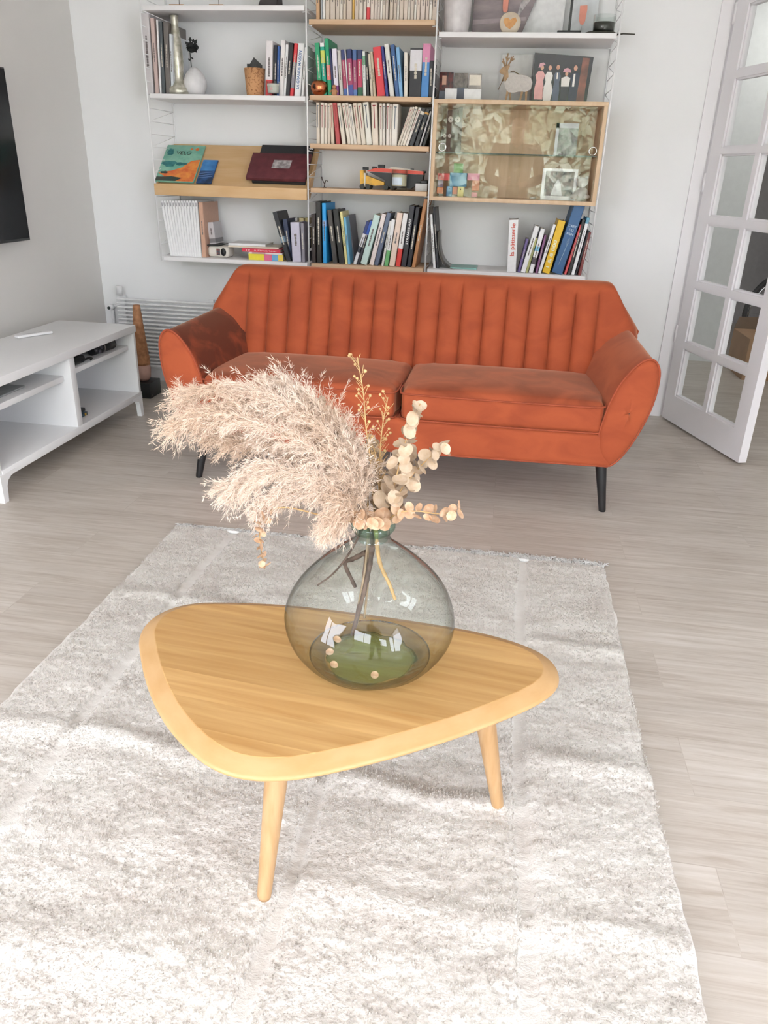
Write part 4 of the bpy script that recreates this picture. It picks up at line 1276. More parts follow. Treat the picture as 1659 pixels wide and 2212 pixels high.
BOOKS = {
 'A': dict(z=1.824, y=-0.27, d=0.115, items=[
  [0.8453, 0.0177, 0.178, 0.0, 'C9A27A', 'tan', {}],
  [0.8625, 0.0093, 0.182, 0.0, 'A9AEB2', 'blue-grey', {}],
  [0.8735, 0.0088, 0.182, 0.0, 'E8E6E2', 'white', {}],
  [0.8908, 0.0203, 0.178, 0.0, 'D2C4B4', 'beige', {}],
  [0.9149, 0.0238, 0.18, 0.0, 'CFC2B4', 'beige', {}],
  [0.9378, 0.018, 0.182, 0.0, 'D0C3B5', 'beige', {}],
  [0.9549, 0.0123, 0.175, 0.0, 'E4DCD0', 'cream', {}],
  [0.9702, 0.0145, 0.182, 0.0, 'CFC0B0', 'beige', {}],
  [0.9919, 0.0258, 0.178, 0.0, 'CDBDAD', 'wide beige', {}],
  [1.0109, 0.0092, 0.182, -0.0, 'D8AE5C', 'yellow', {}],
  [1.0261, 0.0183, 0.178, 0.0, 'CFC0B1', 'beige', {}],
  [1.0461, 0.0179, 0.175, 0.0, 'D6CCC0', 'cream', {}],
  [1.0638, 0.0135, 0.18, -0.0, 'DACFC4', 'cream', {}],
  [1.0802, 0.0157, 0.182, -0.0, 'E4DAD0', 'white and red', {'band': ['D2454A', 0, 0.28]}],
  [1.0978, 0.0156, 0.178, -0.0, 'D8CABF', 'pinkish cream', {}],
  [1.1142, 0.0134, 0.178, -0.0, 'D3C6BC', 'pinkish cream', {}],
  [1.1283, 0.0117, 0.175, -0.0, 'D6CAC0', 'pinkish cream', {}],
  [1.1403, 0.0095, 0.182, -0.0, 'E8E2DA', 'white', {}],
  [1.1523, 0.0117, 0.182, -0.0, 'D3C7BB', 'beige', {}],
  [1.1656, 0.0121, 0.175, -0.0, 'D1C5B9', 'beige', {}],
  [1.1859, 0.016, 0.175, -0.0, 'CBBCAE', 'beige', {}],
  [1.2031, 0.0155, 0.178, -0.0, 'CABBAD', 'beige', {}],
  [1.217, 0.0095, 0.178, -0.0, 'E4DDD4', 'white', {}],
  [1.2322, 0.0181, 0.178, -0.0, 'CCBEB0', 'beige', {}],
  [1.2518, 0.018, 0.182, -0.0, 'CDBFB2', 'beige', {}],
  [1.2671, 0.0099, 0.175, -0.0, 'E2DBD2', 'white', {}],
  [1.2812, 0.0154, 0.178, -0.0, 'CDC0B4', 'beige', {}],
  [1.2955, 0.0103, 0.178, -0.0, 'E6E0D8', 'white', {}],
  [1.3095, 0.015, 0.178, -0.0, 'D2C2B6', 'pinkish beige', {}],
  [1.3296, 0.0222, 0.182, -0.0, 'D3C4B9', 'pinkish beige', {}],
  [1.3498, 0.0153, 0.178, -0.0, 'D2C3B8', 'pinkish beige', {}],
  [1.3649, 0.0119, 0.18, -0.0, 'E4DED6', 'white', {}],
  [1.3838, 0.0221, 0.178, -0.0, 'D0C1B4', 'beige', {}],
 ]),
 'B': dict(z=1.519, y=-0.27, d=0.15, items=[
  [0.8561, 0.0219, 0.2152, -0.079, '2FA070', 'mid green', {'d': 0.2}],
  [0.8781, 0.021, 0.2152, -0.068, '25A58C', 'teal green and white-topped', {'d': 0.2, 'band': ['F2F0E8', 0.93, 1], 'band2': ['C9D060', 0.62, 0.86]}],
  [0.903, 0.0189, 0.2345, -0.079, '23A070', 'tall green pink-labelled', {'d': 0.2, 'band': ['E58078', 0.28, 0.54]}],
  [0.918, 0.0093, 0.1928, -0.078, '2E3560', 'thin navy', {'d': 0.14}],
  [0.9346, 0.0229, 0.1929, -0.068, 'E2DCEB', 'white and violet glossy', {'d': 0.14, 'band': ['8C4A8C', 0, 0.22]}],
  [0.9585, 0.0166, 0.1855, -0.075, 'C9C4BE', 'pale grey', {'d': 0.13}],
  [0.9776, 0.0172, 0.1896, -0.084, 'B04A68', 'crimson and navy comic', {'band': ['2E3A6C', 0.78, 1], 'band2': ['4A68A8', 0, 0.16], 'd': 0.16}],
  [0.99, 0.0054, 0.1898, -0.088, 'E6E4E6', 'thin white', {}],
  [1.0044, 0.0246, 0.1915, -0.068, 'A84468', 'crimson comic with blue foot', {'band': ['2C3768', 0.8, 1], 'band2': ['46539A', 0, 0.24], 'd': 0.16}],
  [1.0252, 0.0192, 0.1896, -0.043, 'A24C70', 'plum comic', {'band': ['4F6CA0', 0.78, 1], 'band2': ['5878B4', 0, 0.14], 'd': 0.16}],
  [1.0474, 0.0226, 0.1897, -0.03, 'B8405E', 'crimson comic with green foot', {'band': ['323C68', 0.8, 1], 'band2': ['35684C', 0, 0.2], 'd': 0.16}],
  [1.069, 0.0142, 0.1843, -0.041, 'E4E8E4', 'white and green', {'band': ['7FB08C', 0.7, 0.9]}],
  [1.0861, 0.0131, 0.1816, -0.064, '26282A', 'black', {}],
  [1.1047, 0.0117, 0.1746, -0.101, 'D9CDBB', 'cream', {}],
  [1.1181, 0.011, 0.1836, -0.109, 'CFC0A6', 'tan-edged cream', {}],
  [1.1492, 0.0382, 0.2015, -0.132, 'DC3E48', 'thick red', {'d': 0.18}],
  [1.1772, 0.0131, 0.205, -0.143, '3B3F86', 'thin navy blue', {'d': 0.18}],
  [1.2014, 0.0214, 0.2141, -0.159, 'E2E0DA', 'white black-lettered', {'d': 0.2}],
  [1.2268, 0.0187, 0.2122, -0.152, '3E6398', 'mid blue', {'d': 0.2}],
  [1.2442, 0.0166, 0.202, -0.123, '7FB0DA', 'pale blue', {'d': 0.2}],
  [1.2662, 0.0167, 0.1803, -0.04, 'E6E0D4', 'thin cream standing apart', {'d': 0.14}],
  [1.3082, 0.0584, 0.1975, -0.003, '2A2A30', 'thick black photo-spined', {'band': ['D8D6DA', 0.55, 0.97], 'd': 0.2}],
  [1.3547, 0.0363, 0.2165, 0.003, '4A88C8', 'tall blue and pink', {'band': ['D88AAE', 0.66, 1], 'd': 0.2}],
  [1.3836, 0.0201, 0.1494, -0.034, '23262C', 'shorter black', {'d': 0.16}],
 ]),
 'C': dict(z=1.312, y=-0.262, d=0.125, items=[
  [0.8412, 0.0167, 0.1778, -0.005, 'DFD3C2', 'cream', {'dots': ['707880', 0.9]}],
  [0.8619, 0.0184, 0.1782, 0.002, 'E6DDD0', 'cream', {'dots': ['A04040', 0.9]}],
  [0.8799, 0.0141, 0.1764, -0.005, 'E2D8CB', 'cream', {'dots': ['A04040', 0.9]}],
  [0.8948, 0.0127, 0.1747, -0.007, 'DCD0C0', 'cream', {'dots': ['707880', 0.9]}],
  [0.914, 0.0162, 0.1771, -0.05, 'D8C7B2', 'tan', {'dots': ['A04040', 0.9]}],
  [0.9411, 0.0216, 0.1781, -0.104, 'BE4E50', 'red', {'dots': ['A04040', 0.9]}],
  [0.9699, 0.0187, 0.1775, -0.15, 'E4DACB', 'cream', {'dots': ['707880', 0.9]}],
  [0.9962, 0.0161, 0.1786, -0.176, 'E8DFD2', 'cream', {'dots': ['A04040', 0.9]}],
  [1.0122, 0.0133, 0.1809, -0.173, 'EAE2D6', 'cream', {'dots': ['A04040', 0.9]}],
  [1.0277, 0.0151, 0.1752, -0.177, 'E6DED3', 'cream', {'dots': ['707880', 0.9]}],
  [1.0462, 0.0195, 0.1788, -0.148, 'E2D5C4', 'cream', {'dots': ['A04040', 0.9]}],
  [1.0689, 0.0215, 0.179, -0.144, 'E0D6C6', 'cream', {'dots': ['A04040', 0.9]}],
  [1.0952, 0.0273, 0.1831, -0.127, 'ECE6DC', 'cream', {'dots': ['707880', 0.9]}],
  [1.1255, 0.0294, 0.1828, -0.066, 'E4D8C8', 'cream', {'dots': ['A04040', 0.9]}],
  [1.1522, 0.014, 0.179, -0.035, 'E8E0D6', 'cream', {'dots': ['A04040', 0.9]}],
  [1.1664, 0.0129, 0.1793, -0.025, 'E6DED4', 'cream', {'dots': ['707880', 0.9]}],
  [1.1847, 0.0165, 0.1796, -0.017, 'E6DED6', 'cream', {'dots': ['A04040', 0.9]}],
  [1.1986, 0.0098, 0.1778, -0.017, 'DED6CC', 'cream', {'dots': ['A04040', 0.9]}],
  [1.2168, 0.0274, 0.1782, 0.005, 'E8E2DA', 'cream', {'dots': ['707880', 0.9]}],
  [1.2374, 0.0117, 0.173, 0.332, 'E0D6C8', 'cream leaning', {'dots': ['A04040', 0.9]}],
  [1.2505, 0.0097, 0.1746, 0.32, 'E6DED2', 'cream leaning', {'dots': ['A04040', 0.9]}],
  [1.2634, 0.0127, 0.1751, 0.322, 'E2D9CC', 'cream leaning', {'dots': ['707880', 0.9]}],
  [1.2775, 0.0129, 0.1722, 0.34, 'E8E2DA', 'cream leaning', {'dots': ['A04040', 0.9]}],
  [1.2986, 0.0207, 0.1678, 0.33, '33353A', 'black leaning', {'band': ['D8D4C8', 0.84, 0.92]}],
  [1.324, 0.0201, 0.1647, 0.304, '2B2D30', 'black leaning', {'band': ['D0A050', 0.86, 0.91]}],
  [1.3421, 0.0078, 0.1561, 0.293, 'C8C8C8', 'thin pale grey leaning', {}],
  [1.3595, 0.0148, 0.1351, 0.284, '2A2C2C', 'black leaning', {}],
 ]),
 'D': dict(z=0.754, y=-0.265, d=0.16, items=[
  [0.8157, 0.0212, 0.2348, -0.007, '3C3230', 'dark brown', {'b': 815}],
  [0.8437, 0.0268, 0.2935, -0.012, '26231F', 'tall black', {'d': 0.24, 'b': 812}],
  [0.8736, 0.0205, 0.2879, -0.015, '2AA0E4', 'bright blue', {'d': 0.22, 'b': 825, 'band': ['8CB4E8', 0.62, 0.72]}],
  [0.9286, 0.0245, 0.2575, -0.124, '45413E', 'charcoal', {'b': 810, 'd': 0.2}],
  [0.9636, 0.0293, 0.2612, -0.133, '242422', 'black gold-scripted', {'b': 808, 'd': 0.18}],
  [0.9876, 0.0134, 0.2528, -0.119, 'E2D898', 'pale yellow', {'b': 812}],
  [1.002, 0.0128, 0.2264, -0.113, '74B4D4', 'light blue', {'b': 815}],
  [1.0068, 0.0194, 0.2324, -0.136, '6C6A72', 'grey', {'b': 715, 'y': -0.18}],
  [1.0311, 0.0175, 0.2174, 0.31, 'DCDCE0', 'slim white and navy', {'b': 805, 'band': ['2C3C78', 0.72, 1], 'band2': ['303440', 0.28, 0.42]}],
  [1.0492, 0.0132, 0.2212, 0.289, '2C2C34', 'slim black with royal blue top', {'b': 812, 'band': ['2B56B0', 0.68, 1]}],
  [1.0768, 0.033, 0.2466, 0.271, 'C4DCD6', 'wide pale mint', {'b': 822, 'd': 0.18}],
  [1.1179, 0.0227, 0.2524, 0.235, 'EADCD8', 'pale pink', {'b': 825}],
  [1.1423, 0.0212, 0.2602, 0.236, '606C84', 'slate blue', {'b': 825}],
  [1.1754, 0.012, 0.2186, 0.162, 'E0DED8', 'short off-white', {'b': 818}],
  [1.1945, 0.0192, 0.225, 0.137, 'F0F0EC', 'white with green foot', {'b': 828, 'band': ['6CB070', 0, 0.34]}],
  [1.2244, 0.029, 0.2571, 0.128, 'EED2C2', 'peach', {'b': 830}],
  [1.2556, 0.0242, 0.2555, 0.118, 'EEE6E6', 'white with red foot', {'b': 835, 'band': ['DE4038', 0, 0.34]}],
  [1.2842, 0.026, 0.2919, 0.115, '2A2A32', 'black white-lettered', {'b': 850, 'pt': ['STRANGE ART', 'F0F0F0'], 'd': 0.2}],
  [1.3121, 0.0209, 0.2862, 0.116, '24242C', 'plain black', {'b': 855, 'd': 0.2}],
  [1.336, 0.0186, 0.326, 0.146, 'B57E50', 'tall brown wood-coloured', {'b': 845, 'd': 0.23}],
 ]),
 'E': dict(z=0.754, y=-0.27, d=0.22, items=[
  [0.041, 0.0132, 0.2726, -0.113, 'EAE9EC', 'white magazine-format', {'d': 0.22, 'lab': 1}],
  [0.0545, 0.0132, 0.2729, -0.105, 'EAE9EC', 'white magazine-format', {'d': 0.22, 'lab': 1}],
  [0.0679, 0.0132, 0.2732, -0.097, 'EAE9EC', 'white magazine-format', {'d': 0.22, 'lab': 1}],
  [0.0813, 0.0132, 0.2735, -0.089, 'EAE9EC', 'white magazine-format', {'d': 0.22, 'lab': 1}],
  [0.0948, 0.0132, 0.2738, -0.081, 'EAE9EC', 'white magazine-format', {'d': 0.22, 'lab': 1}],
  [0.1082, 0.0132, 0.2742, -0.073, 'EAE9EC', 'white magazine-format', {'d': 0.22, 'lab': 1}],
  [0.1215, 0.0132, 0.2745, -0.065, 'EAE9EC', 'white magazine-format', {'d': 0.22, 'lab': 1}],
  [0.1349, 0.0132, 0.2749, -0.057, 'EAE9EC', 'white magazine-format', {'d': 0.22, 'lab': 1}],
  [0.1483, 0.0132, 0.2753, -0.05, 'EAE9EC', 'white magazine-format', {'d': 0.22, 'lab': 1}],
  [0.1616, 0.0132, 0.2757, -0.042, 'EAE9EC', 'white magazine-format', {'d': 0.22, 'lab': 1}],
  [0.175, 0.0131, 0.2762, -0.034, 'EAE9EC', 'white magazine-format', {'d': 0.22, 'lab': 1}],
  [0.1883, 0.0131, 0.2766, -0.027, 'EAE9EC', 'white magazine-format', {'d': 0.22, 'lab': 1}],
  [0.2016, 0.0131, 0.2771, -0.019, 'EAE9EC', 'white magazine-format', {'d': 0.22, 'lab': 1}],
 ]),
 'E2': dict(z=0.754, y=-0.27, d=0.18, items=[
  [0.2231, 0.0238, 0.2699, -0.008, 'C9A088', 'brown and grey picture-covered', {'d': 0.22, 'b': 1100}],
  [0.6827, 0.025, 0.2455, -0.284, '26282E', 'tall black', {'b': 1115, 'band': ['7890A0', 0.38, 0.5], 'd': 0.19}],
  [0.6833, 0.0257, 0.204, -0.126, '303A58', 'navy', {'b': 1112, 'd': 0.17, 'y': -0.24}],
  [0.726, 0.0484, 0.1918, -0.043, 'C8C4D4', 'lavender grey', {'b': 1145, 'd': 0.14}],
  [0.7624, 0.0171, 0.1905, -0.035, '8A8690', 'dark grey', {'b': 1145, 'd': 0.14}],
 ]),
 'E3': dict(z=0.754, y=-0.09, d=0.08, items=[
  [0.668, 0.0196, 0.2035, -0.118, 'E6E2E2', 'white', {'b': 1080, 'd': 0.08}],
  [0.6876, 0.019, 0.2036, -0.071, 'F0ECE8', 'white', {'b': 1080, 'd': 0.08}],
  [0.7077, 0.0267, 0.2044, -0.005, 'E8D8A0', 'pale yellow', {'b': 1080, 'd': 0.08}],
  [0.7304, 0.0172, 0.2054, 0.024, 'DCCB90', 'yellow', {'b': 1080, 'd': 0.08}],
 ]),
 'F': dict(z=0.754, y=-0.27, d=0.16, items=[
  [1.4441, 0.0125, 0.2564, -0.123, 'F0EEEE', 'slim white at the left end', {'b': 622, 'd': 0.2}],
  [1.4601, 0.0113, 0.2879, -0.126, '2C2C30', 'slim black at the left end', {'b': 622, 'd': 0.2, 'y': -0.26}],
  [1.8308, 0.046, 0.2441, -0.046, 'F4F2F2', 'white red-lettered pastry cook', {'b': 637, 'd': 0.2, 'pt2': ['la pâtisserie', 'D8604E']}],
  [1.8676, 0.0124, 0.1614, 0.167, '6B5C90', 'slim purple', {'b': 650}],
  [1.8884, 0.0236, 0.2224, 0.213, 'F2F0F0', 'white', {'b': 655}],
  [1.9071, 0.0118, 0.1663, 0.178, 'A8A86C', 'olive', {'b': 660}],
  [1.9268, 0.0217, 0.2104, 0.176, 'F0F0F2', 'white and sky blue', {'b': 658, 'band': ['7CC0DC', 0.5, 0.6], 'band2': ['504850', 0.2, 0.35]}],
  [1.9543, 0.0106, 0.1813, 0.138, '8A5A84', 'slim plum', {'b': 655}],
  [1.9693, 0.0151, 0.2339, 0.208, 'EEEEEE', 'plain white', {'b': 655}],
  [2.0007, 0.0367, 0.2508, 0.201, 'F0BC28', 'thick yellow', {'b': 660, 'd': 0.2, 'pt': ['1 & 8 000', 'F8F0D0']}],
  [2.054, 0.0535, 0.3317, 0.216, '35608E', 'very thick tall blue', {'b': 672, 'd': 0.24, 'pt': ["L'ART DU PAIN", 'B8D0E4'], 'y': -0.28}],
  [2.0952, 0.0115, 0.2386, 0.204, 'DC5A5C', 'slim coral red', {'b': 672}],
  [2.1127, 0.0156, 0.2591, 0.153, '2C2C2C', 'slim black', {'b': 676}],
  [2.1321, 0.0162, 0.2682, 0.152, 'E8ECEC', 'taller white', {'b': 678, 'band': ['6AA4BC', 0.9, 1], 'd': 0.18}],
  [2.1473, 0.0081, 0.2103, 0.171, '34343A', 'narrow black', {'b': 672}],
  [2.1648, 0.0145, 0.2021, 0.116, '7E3838', 'dark red at the right end', {'b': 668}],
 ]),
 'G': dict(z=1.511, y=-0.26, d=0.16, items=[
  [-0.008, 0.0394, 0.3369, 0.023, 'CFCACA', 'thick pale grey, leftmost,', {'d': 0.22}],
  [0.0295, 0.0194, 0.3189, 0.014, 'C4AFA8', 'beige-pink', {'d': 0.22}],
  [0.048, 0.0091, 0.3124, 0.034, 'E8E6E6', 'white', {'d': 0.22}],
  [0.0643, 0.0168, 0.3057, 0.031, '50565A', 'dark grey', {'d': 0.22}],
  [0.0874, 0.0244, 0.3037, 0.044, '6E6864', 'patterned grey-brown', {'d': 0.22}],
  [0.1088, 0.0136, 0.254, 0.047, 'CDD2D6', 'lower pale blue-grey', {'d': 0.2}],
  [0.5974, 0.0332, 0.2291, 0.05, 'E6E0E0', 'white with red foot', {'band': ['DE4048', 0, 0.3]}],
  [0.6282, 0.014, 0.2122, 0.05, '262A34', 'black', {}],
  [0.6427, 0.0112, 0.2078, 0.047, '3A62A6', 'slim blue', {}],
  [0.6598, 0.0213, 0.233, 0.067, 'ECE4E2', 'white red-lettered', {}],
  [0.6775, 0.0133, 0.2153, 0.077, 'EEE8E8', 'white', {}],
  [0.6905, 0.0219, 0.2228, 0.106, '2A2A2E', 'black', {}],
  [0.7104, 0.017, 0.2211, 0.124, '8C8890', 'grey with red ends', {'band': ['DC3C44', 0.65, 1], 'band2': ['DC3C44', 0, 0.16]}],
  [0.7388, 0.0303, 0.221, 0.11, 'F0F0F2', 'white blue-lettered', {'pt': ['LA GRANDE MAISON', '6080B0']}],
  [0.7644, 0.0119, 0.205, 0.096, 'E8E8E8', 'slim white', {}],
 ]),
}

SHELFTXT = {'A': ('the highest oak shelf', 'paperbacks on the highest oak shelf'), 'B': ('the copper apple shelf', 'books on the oak shelf with the copper apple'),
            'C': ('the cream paperback shelf', 'paperbacks on the third oak shelf'), 'D': ('the lowest oak shelf', 'books on the lowest oak shelf'),
            'E': ('the bottom left shelf', 'white magazines on the bottom left shelf'), 'E2': ('', 'books on the bottom left shelf'), 'E3': ('', 'books on the bottom left shelf'),
            'F': ('the bottom right shelf', 'books on the bottom right shelf'), 'G': ('the upper left shelf', 'books on the upper left white shelf')}
SZ = {'A': ZS1, 'B': ZS2, 'C': ZS3, 'D': ZBOT, 'E': ZBOT, 'E2': ZBOT, 'E3': ZBOT, 'F': ZBOT, 'G': ZLB}
E2LBL = ['picture-covered magazine right after the white magazines on the bottom left shelf', 'tall black book leaning left, beside the flat stack on the bottom left shelf',
         'navy book leaning against the tall black one on the bottom left shelf', 'lavender grey book upright near the right end of the bottom left shelf',
         'slim dark grey book right of the lavender one on the bottom left shelf']
E3LBL = ['white booklet in the back row of the bottom left shelf, left one', 'white booklet in the back row of the bottom left shelf, next to the yellow ones',
         'pale yellow booklet in the back row of the bottom left shelf', 'darker yellow booklet in the back row by the wire panel']
def build_books():
    for key, r in BOOKS.items():
        where, grp = SHELFTXT[key]
        for k, (x, th, h, lean, hexc, desc, ex) in enumerate(r['items']):
            d = ex.get('d', r['d']); y = ex.get('y', r['y'])
            if key == 'E2': lb = E2LBL[k]
            elif key == 'E3': lb = E3LBL[k]
            elif key == 'E': lb = f"white magazine, {ORD[k + 1]} from the left on {where}"
            else: lb = f"{desc.rstrip(',')} book, {ORD[k + 1]} from the left on {where}"
            book(x, y, SZ[key], th * (1.0 if key == 'E' else .96), h, lean, d, hexc, lb, grp, ex, 'magazine' if key == 'E' else 'book')
build_books()

# ================================================================== THINGS ON THE SHELVES
def flat_book(x0, x1, z, th, y0, d, hexc, label, ex=None, name='book', rot=0):
    """book lying flat, spine towards the room"""
    ex = ex or {}
    c = ((x0 + x1) / 2, y0, z)
    T = Matrix.Translation(c) @ Matrix.Rotation(rot, 4, 'Z')
    L = x1 - x0
    mb = MB(); tb = min(.0018, th * .25)
    bands = ex.get('bands', [])
    cuts = sorted({0., 1., *[b[1] for b in bands], *[b[2] for b in bands]})
    for a, b in zip(cuts[:-1], cuts[1:]):
        mi = 0
        for q, bb in enumerate(bands):
            if bb[1] <= (a + b) / 2 <= bb[2]: mi = q + 1
        sec = [(d, 0), (0, 0), (0, th), (d, th), (d, th - tb), (tb, th - tb), (tb, tb), (d, tb)]
        mb.prism(sec, -L / 2 + a * L, -L / 2 + b * L, 'x', mi, tr=T)
    o = put(name, mb, [bookmat(hexc)] + [bookmat(b[0]) for b in bands], origin=c, label=label, category='book')
    put('page_block', MB().box((-L / 2 + .003, tb, tb), (L / 2 - .003, d - .004, th - tb), tr=T), M_page, o)
    if 'text' in ex:
        tx, col_, f, w_ = ex['text']
        R = Matrix(((1, 0, 0, L * f), (0, 0, -1, -.0004), (0, 1, 0, th / 2), (0, 0, 0, 1)))
        t = text_mesh('spine_title', tx, th * .6, Matrix.Rotation(rot, 4, 'Z') @ R, mat('ink_' + col_, col_, .5), o, bold=True, width=L * w_)
    return o
zb = ZBOT
flat_book(.466, .652, zb, .030, -.268, .135, 'ECE8E2', 'yellow-spined book with pink and blue end at the bottom of the flat stack', {'bands': [['F2D838', 0, .45], ['DC6A8C', .45, .68], ['6AA8D0', .68, .86], ['F0CC50', .86, 1]]})
flat_book(.466, .648, zb + .0305, .008, -.265, .135, 'E6DCD6', 'thin white book second from the bottom of the flat stack', {'bands': [['C8A0A0', .1, .5]]})
flat_book(.430, .636, zb + .039, .016, -.262, .14, 'D8304C', 'red white-lettered book in the middle of the flat stack', {'text': ['19   à l’intérieur', 'F0D8D8', 0, .82]})
flat_book(.345, .620, zb + .0555, .008, -.235, .19, 'DCD0BC', 'thin cream book on top of the red one in the flat stack')
flat_book(.345, .545, zb + .064, .011, -.225, .17, 'F0F0F2', 'white notebook topmost of the flat stack', rot=.03)
flat_book(1.52, 1.655, zb, .007, -.235, .16, '7FB0A8', 'thin mint green booklet lying flat on the bottom right shelf')
# curved loose magazine leaning at the left end of the bottom right shelf
mg = MB()
pts = [(1.450, .93), (1.452, .88), (1.460, .83), (1.478, .79), (1.505, .765), (1.530, .7575)]
P = spline([(a, 0, b) for a, b in pts], 30)
V = []; F = []
for p in P:
    V += [(p.x, -.25, p.z), (p.x, -.06, p.z), (p.x + .0025, -.06, p.z + .0008), (p.x + .0025, -.25, p.z + .0008)]
for i in range(len(P) - 1):
    for a in range(4):
        b = (a + 1) % 4; F.append((i * 4 + a, i * 4 + b, i * 4 + 4 + b, i * 4 + 4 + a))
mg.add(V, F, True)
put('magazine', mg, mat('magazine_cover_dark', '38383A', .3, vscale=20, second='6A6458'), origin=(1.49, -.15, .7565), label='black floppy magazine curling down onto the bottom right shelf', category='magazine')

# white viewer box, bracket, small grey books
t = thing('toy_camera', (.292, -.20, zb), 'white rounded gadget with black oval lens on the bottom left shelf', 'gadget')
put('body', MB().rbox((.232, -.245, zb + .001), (.350, -.15, zb + .058), .018, 4), mat('offwhite_plastic', 'E6E0D6', .4), t)
mbx = MB().lathe([(.001, 0), (.013, 0), (.0145, -.002), (.0145, -.004), (.001, -.0045)], (0, 0, 0), 24, tr=Matrix.Translation((.322, -.2455, zb + .030)) @ Matrix.Diagonal((1, 1, 1.35, 1)) @ Matrix.Rotation(-PI / 2, 4, 'X'))
put('lens', mbx, M_black, t)
put('side_window', MB().rbox((.283, -.2475, zb + .014), (.303, -.244, zb + .046), .002, 2), mat('amber_window', '8A4A3C', .4, vscale=90, second='3C4A58'), t)
mb = MB().box((.222, -.25, zb), (.225, -.12, zb + .062)).box((.206, -.25, zb + .060), (.300, -.10, zb + .0635))
put('bookend', mb, M_black, origin=(.222, -.18, zb), label='thin black metal bookend over the white gadget', category='bookend')
for k, (x, hh, hx, lb) in enumerate(((.228, .100, 'B8B6B8', 'narrow grey booklet on the black bookend, left of the pair'), (.2545, .108, 'C2BEC0', 'grey photo booklet on the black bookend, right of the pair'))):
    book(x, -.215, zb + .064, .013 if k == 0 else .034, hh, -.09, .12, hx, lb, 'grey booklets on the bookend', {'band': ['7A7678', .05, .25]})

# toy digger on the oak shelf
zs = ZS4
t = thing('toy_digger', (1.16, -.17, zs), 'yellow, red and black metal toy digger lying on the oak shelf', 'toy')
M_yel = mat('toy_yellow', 'E8B02C', .4, var=.12, vscale=40); M_redt = mat('toy_red', 'E04A34', .4); M_blk2 = mat('toy_black', '2A2C2E', .5)
put('arm', MB().prism([(1.045, zs + .018), (1.042, zs + .085), (1.060, zs + .088), (1.065, zs + .030)], -.215, -.150, 'y').prism([(1.072, zs + .025), (1.072, zs + .065), (1.10, zs + .055), (1.165, zs + .035), (1.165, zs + .022), (1.12, zs + .018)], -.215, -.150, 'y'), M_yel, t)
put('white_strut', MB().box((1.062, -.213, zs + .012), (1.071, -.15, zs + .075)), mat('toy_white', 'D8D0C0', .5), t)
put('roof_plate', MB().prism([(1.075, zs + .083), (1.36, zs + .075), (1.36, zs + .090), (1.12, zs + .099)], -.22, -.14, 'y'), M_redt, t)
put('cabin', MB().prism([(1.085, zs + .080), (1.36, zs + .073), (1.355, zs + .045), (1.30, zs + .010), (1.17, zs + .015), (1.17, zs + .045)], -.21, -.145, 'y'), M_blk2, t)
wm = MB()
for x in (1.055, 1.085, 1.175, 1.21): wm.tube([(x, -.225, zs + .0125), (x, -.14, zs + .0125)], .012, 14)
put('wheels', wm, mat('toy_rubber', '4A4C48', .7), t)
dm = MB()
for x, z, r_ in ((1.065, .095, .010), (1.11, .100, .008), (1.145, .106, .012), (1.20, .100, .006), (1.30, .096, .006), (1.358, .088, .007)): dm.rbox((x - r_ * 1.4, -.19, zs + z - .006), (x + r_ * 1.4, -.17, zs + z + r_ * .7), .002, 2)
put('fittings', dm, M_blk2, t)
put('white_rail', MB().prism([(1.17, zs + .096), (1.36, zs + .085), (1.36, zs + .090), (1.21, zs + .106)], -.215, -.20, 'y'), mat('toy_white', 'D8D0C0', .5), t)
t = thing('plastic_box', (1.36, -.2, zs), 'small clear grey box at the right end of the digger shelf', 'box')
put('body', MB().rbox((1.325, -.24, zs), (1.385, -.15, zs + .036), .003, 2), mat('grey_clear_plastic', 'C8C6C6', .2), t)
put('latch', MB().rbox((1.35, -.243, zs + .034), (1.385, -.17, zs + .050), .004, 2), M_black, t)
# candles
M_wax = mat('cream_wax', 'F2E8CC', .6); M_lab = mat('pale_blue_label', 'D6E2EC', .5)
t = thing('candle', (1.247, -.252, zs), 'cream candle in clear glass with pale blue label before the toy digger', 'candle')
put('glass_cup', MB().lathe([(.001, .003), (.036, .002), (.038, .006), (.039, .095), (.0375, .095), (.0365, .012), (.001, .012)], (1.247, -.252, zs), 32), M_clear, t)
put('wax', MB().lathe([(.001, .021), (.0360, .021), (.0362, .072), (.001, .073)], (1.247, -.252, zs), 32), M_wax, t)
put('label_sticker', MB().lathe([(.0393, .026), (.0395, .026), (.0395, .060), (.0393, .060)], (1.247, -.252, zs), 40), M_lab, t) if False else None
V = []; F = []
for k in range(9):
    a = -PI * .80 + k * (PI * .45) / 8
    for z in (.026, .060): V.append((1.247 + .0394 * math.cos(a), -.252 + .0394 * math.sin(a), zs + z))
    if k: F.append((2 * k - 2, 2 * k, 2 * k + 1, 2 * k - 1))
put('label_sticker', MB().add(V, F, True), M_lab, t)
# wire man
t = put('wire_figurine', MB().tube([(.850, -.17, zs), (.852, -.17, zs + .018), (.842, -.17, zs + .034), (.838, -.17, zs + .044)], .0022, 6).tube([(.852, -.17, zs + .018), (.858, -.17, zs + .034), (.864, -.17, zs + .036), (.868, -.17, zs + .028)], .0022, 6).ball((.837, -.17, zs + .047), .004, n=6).rbox((.842, -.178, zs), (.860, -.162, zs + .003), .001, 1),
    mat('dark_bronze', '4A3834', .5), origin=(.85, -.17, zs), label='tiny dark wire figurine on the oak shelf left of the digger', category='figurine')

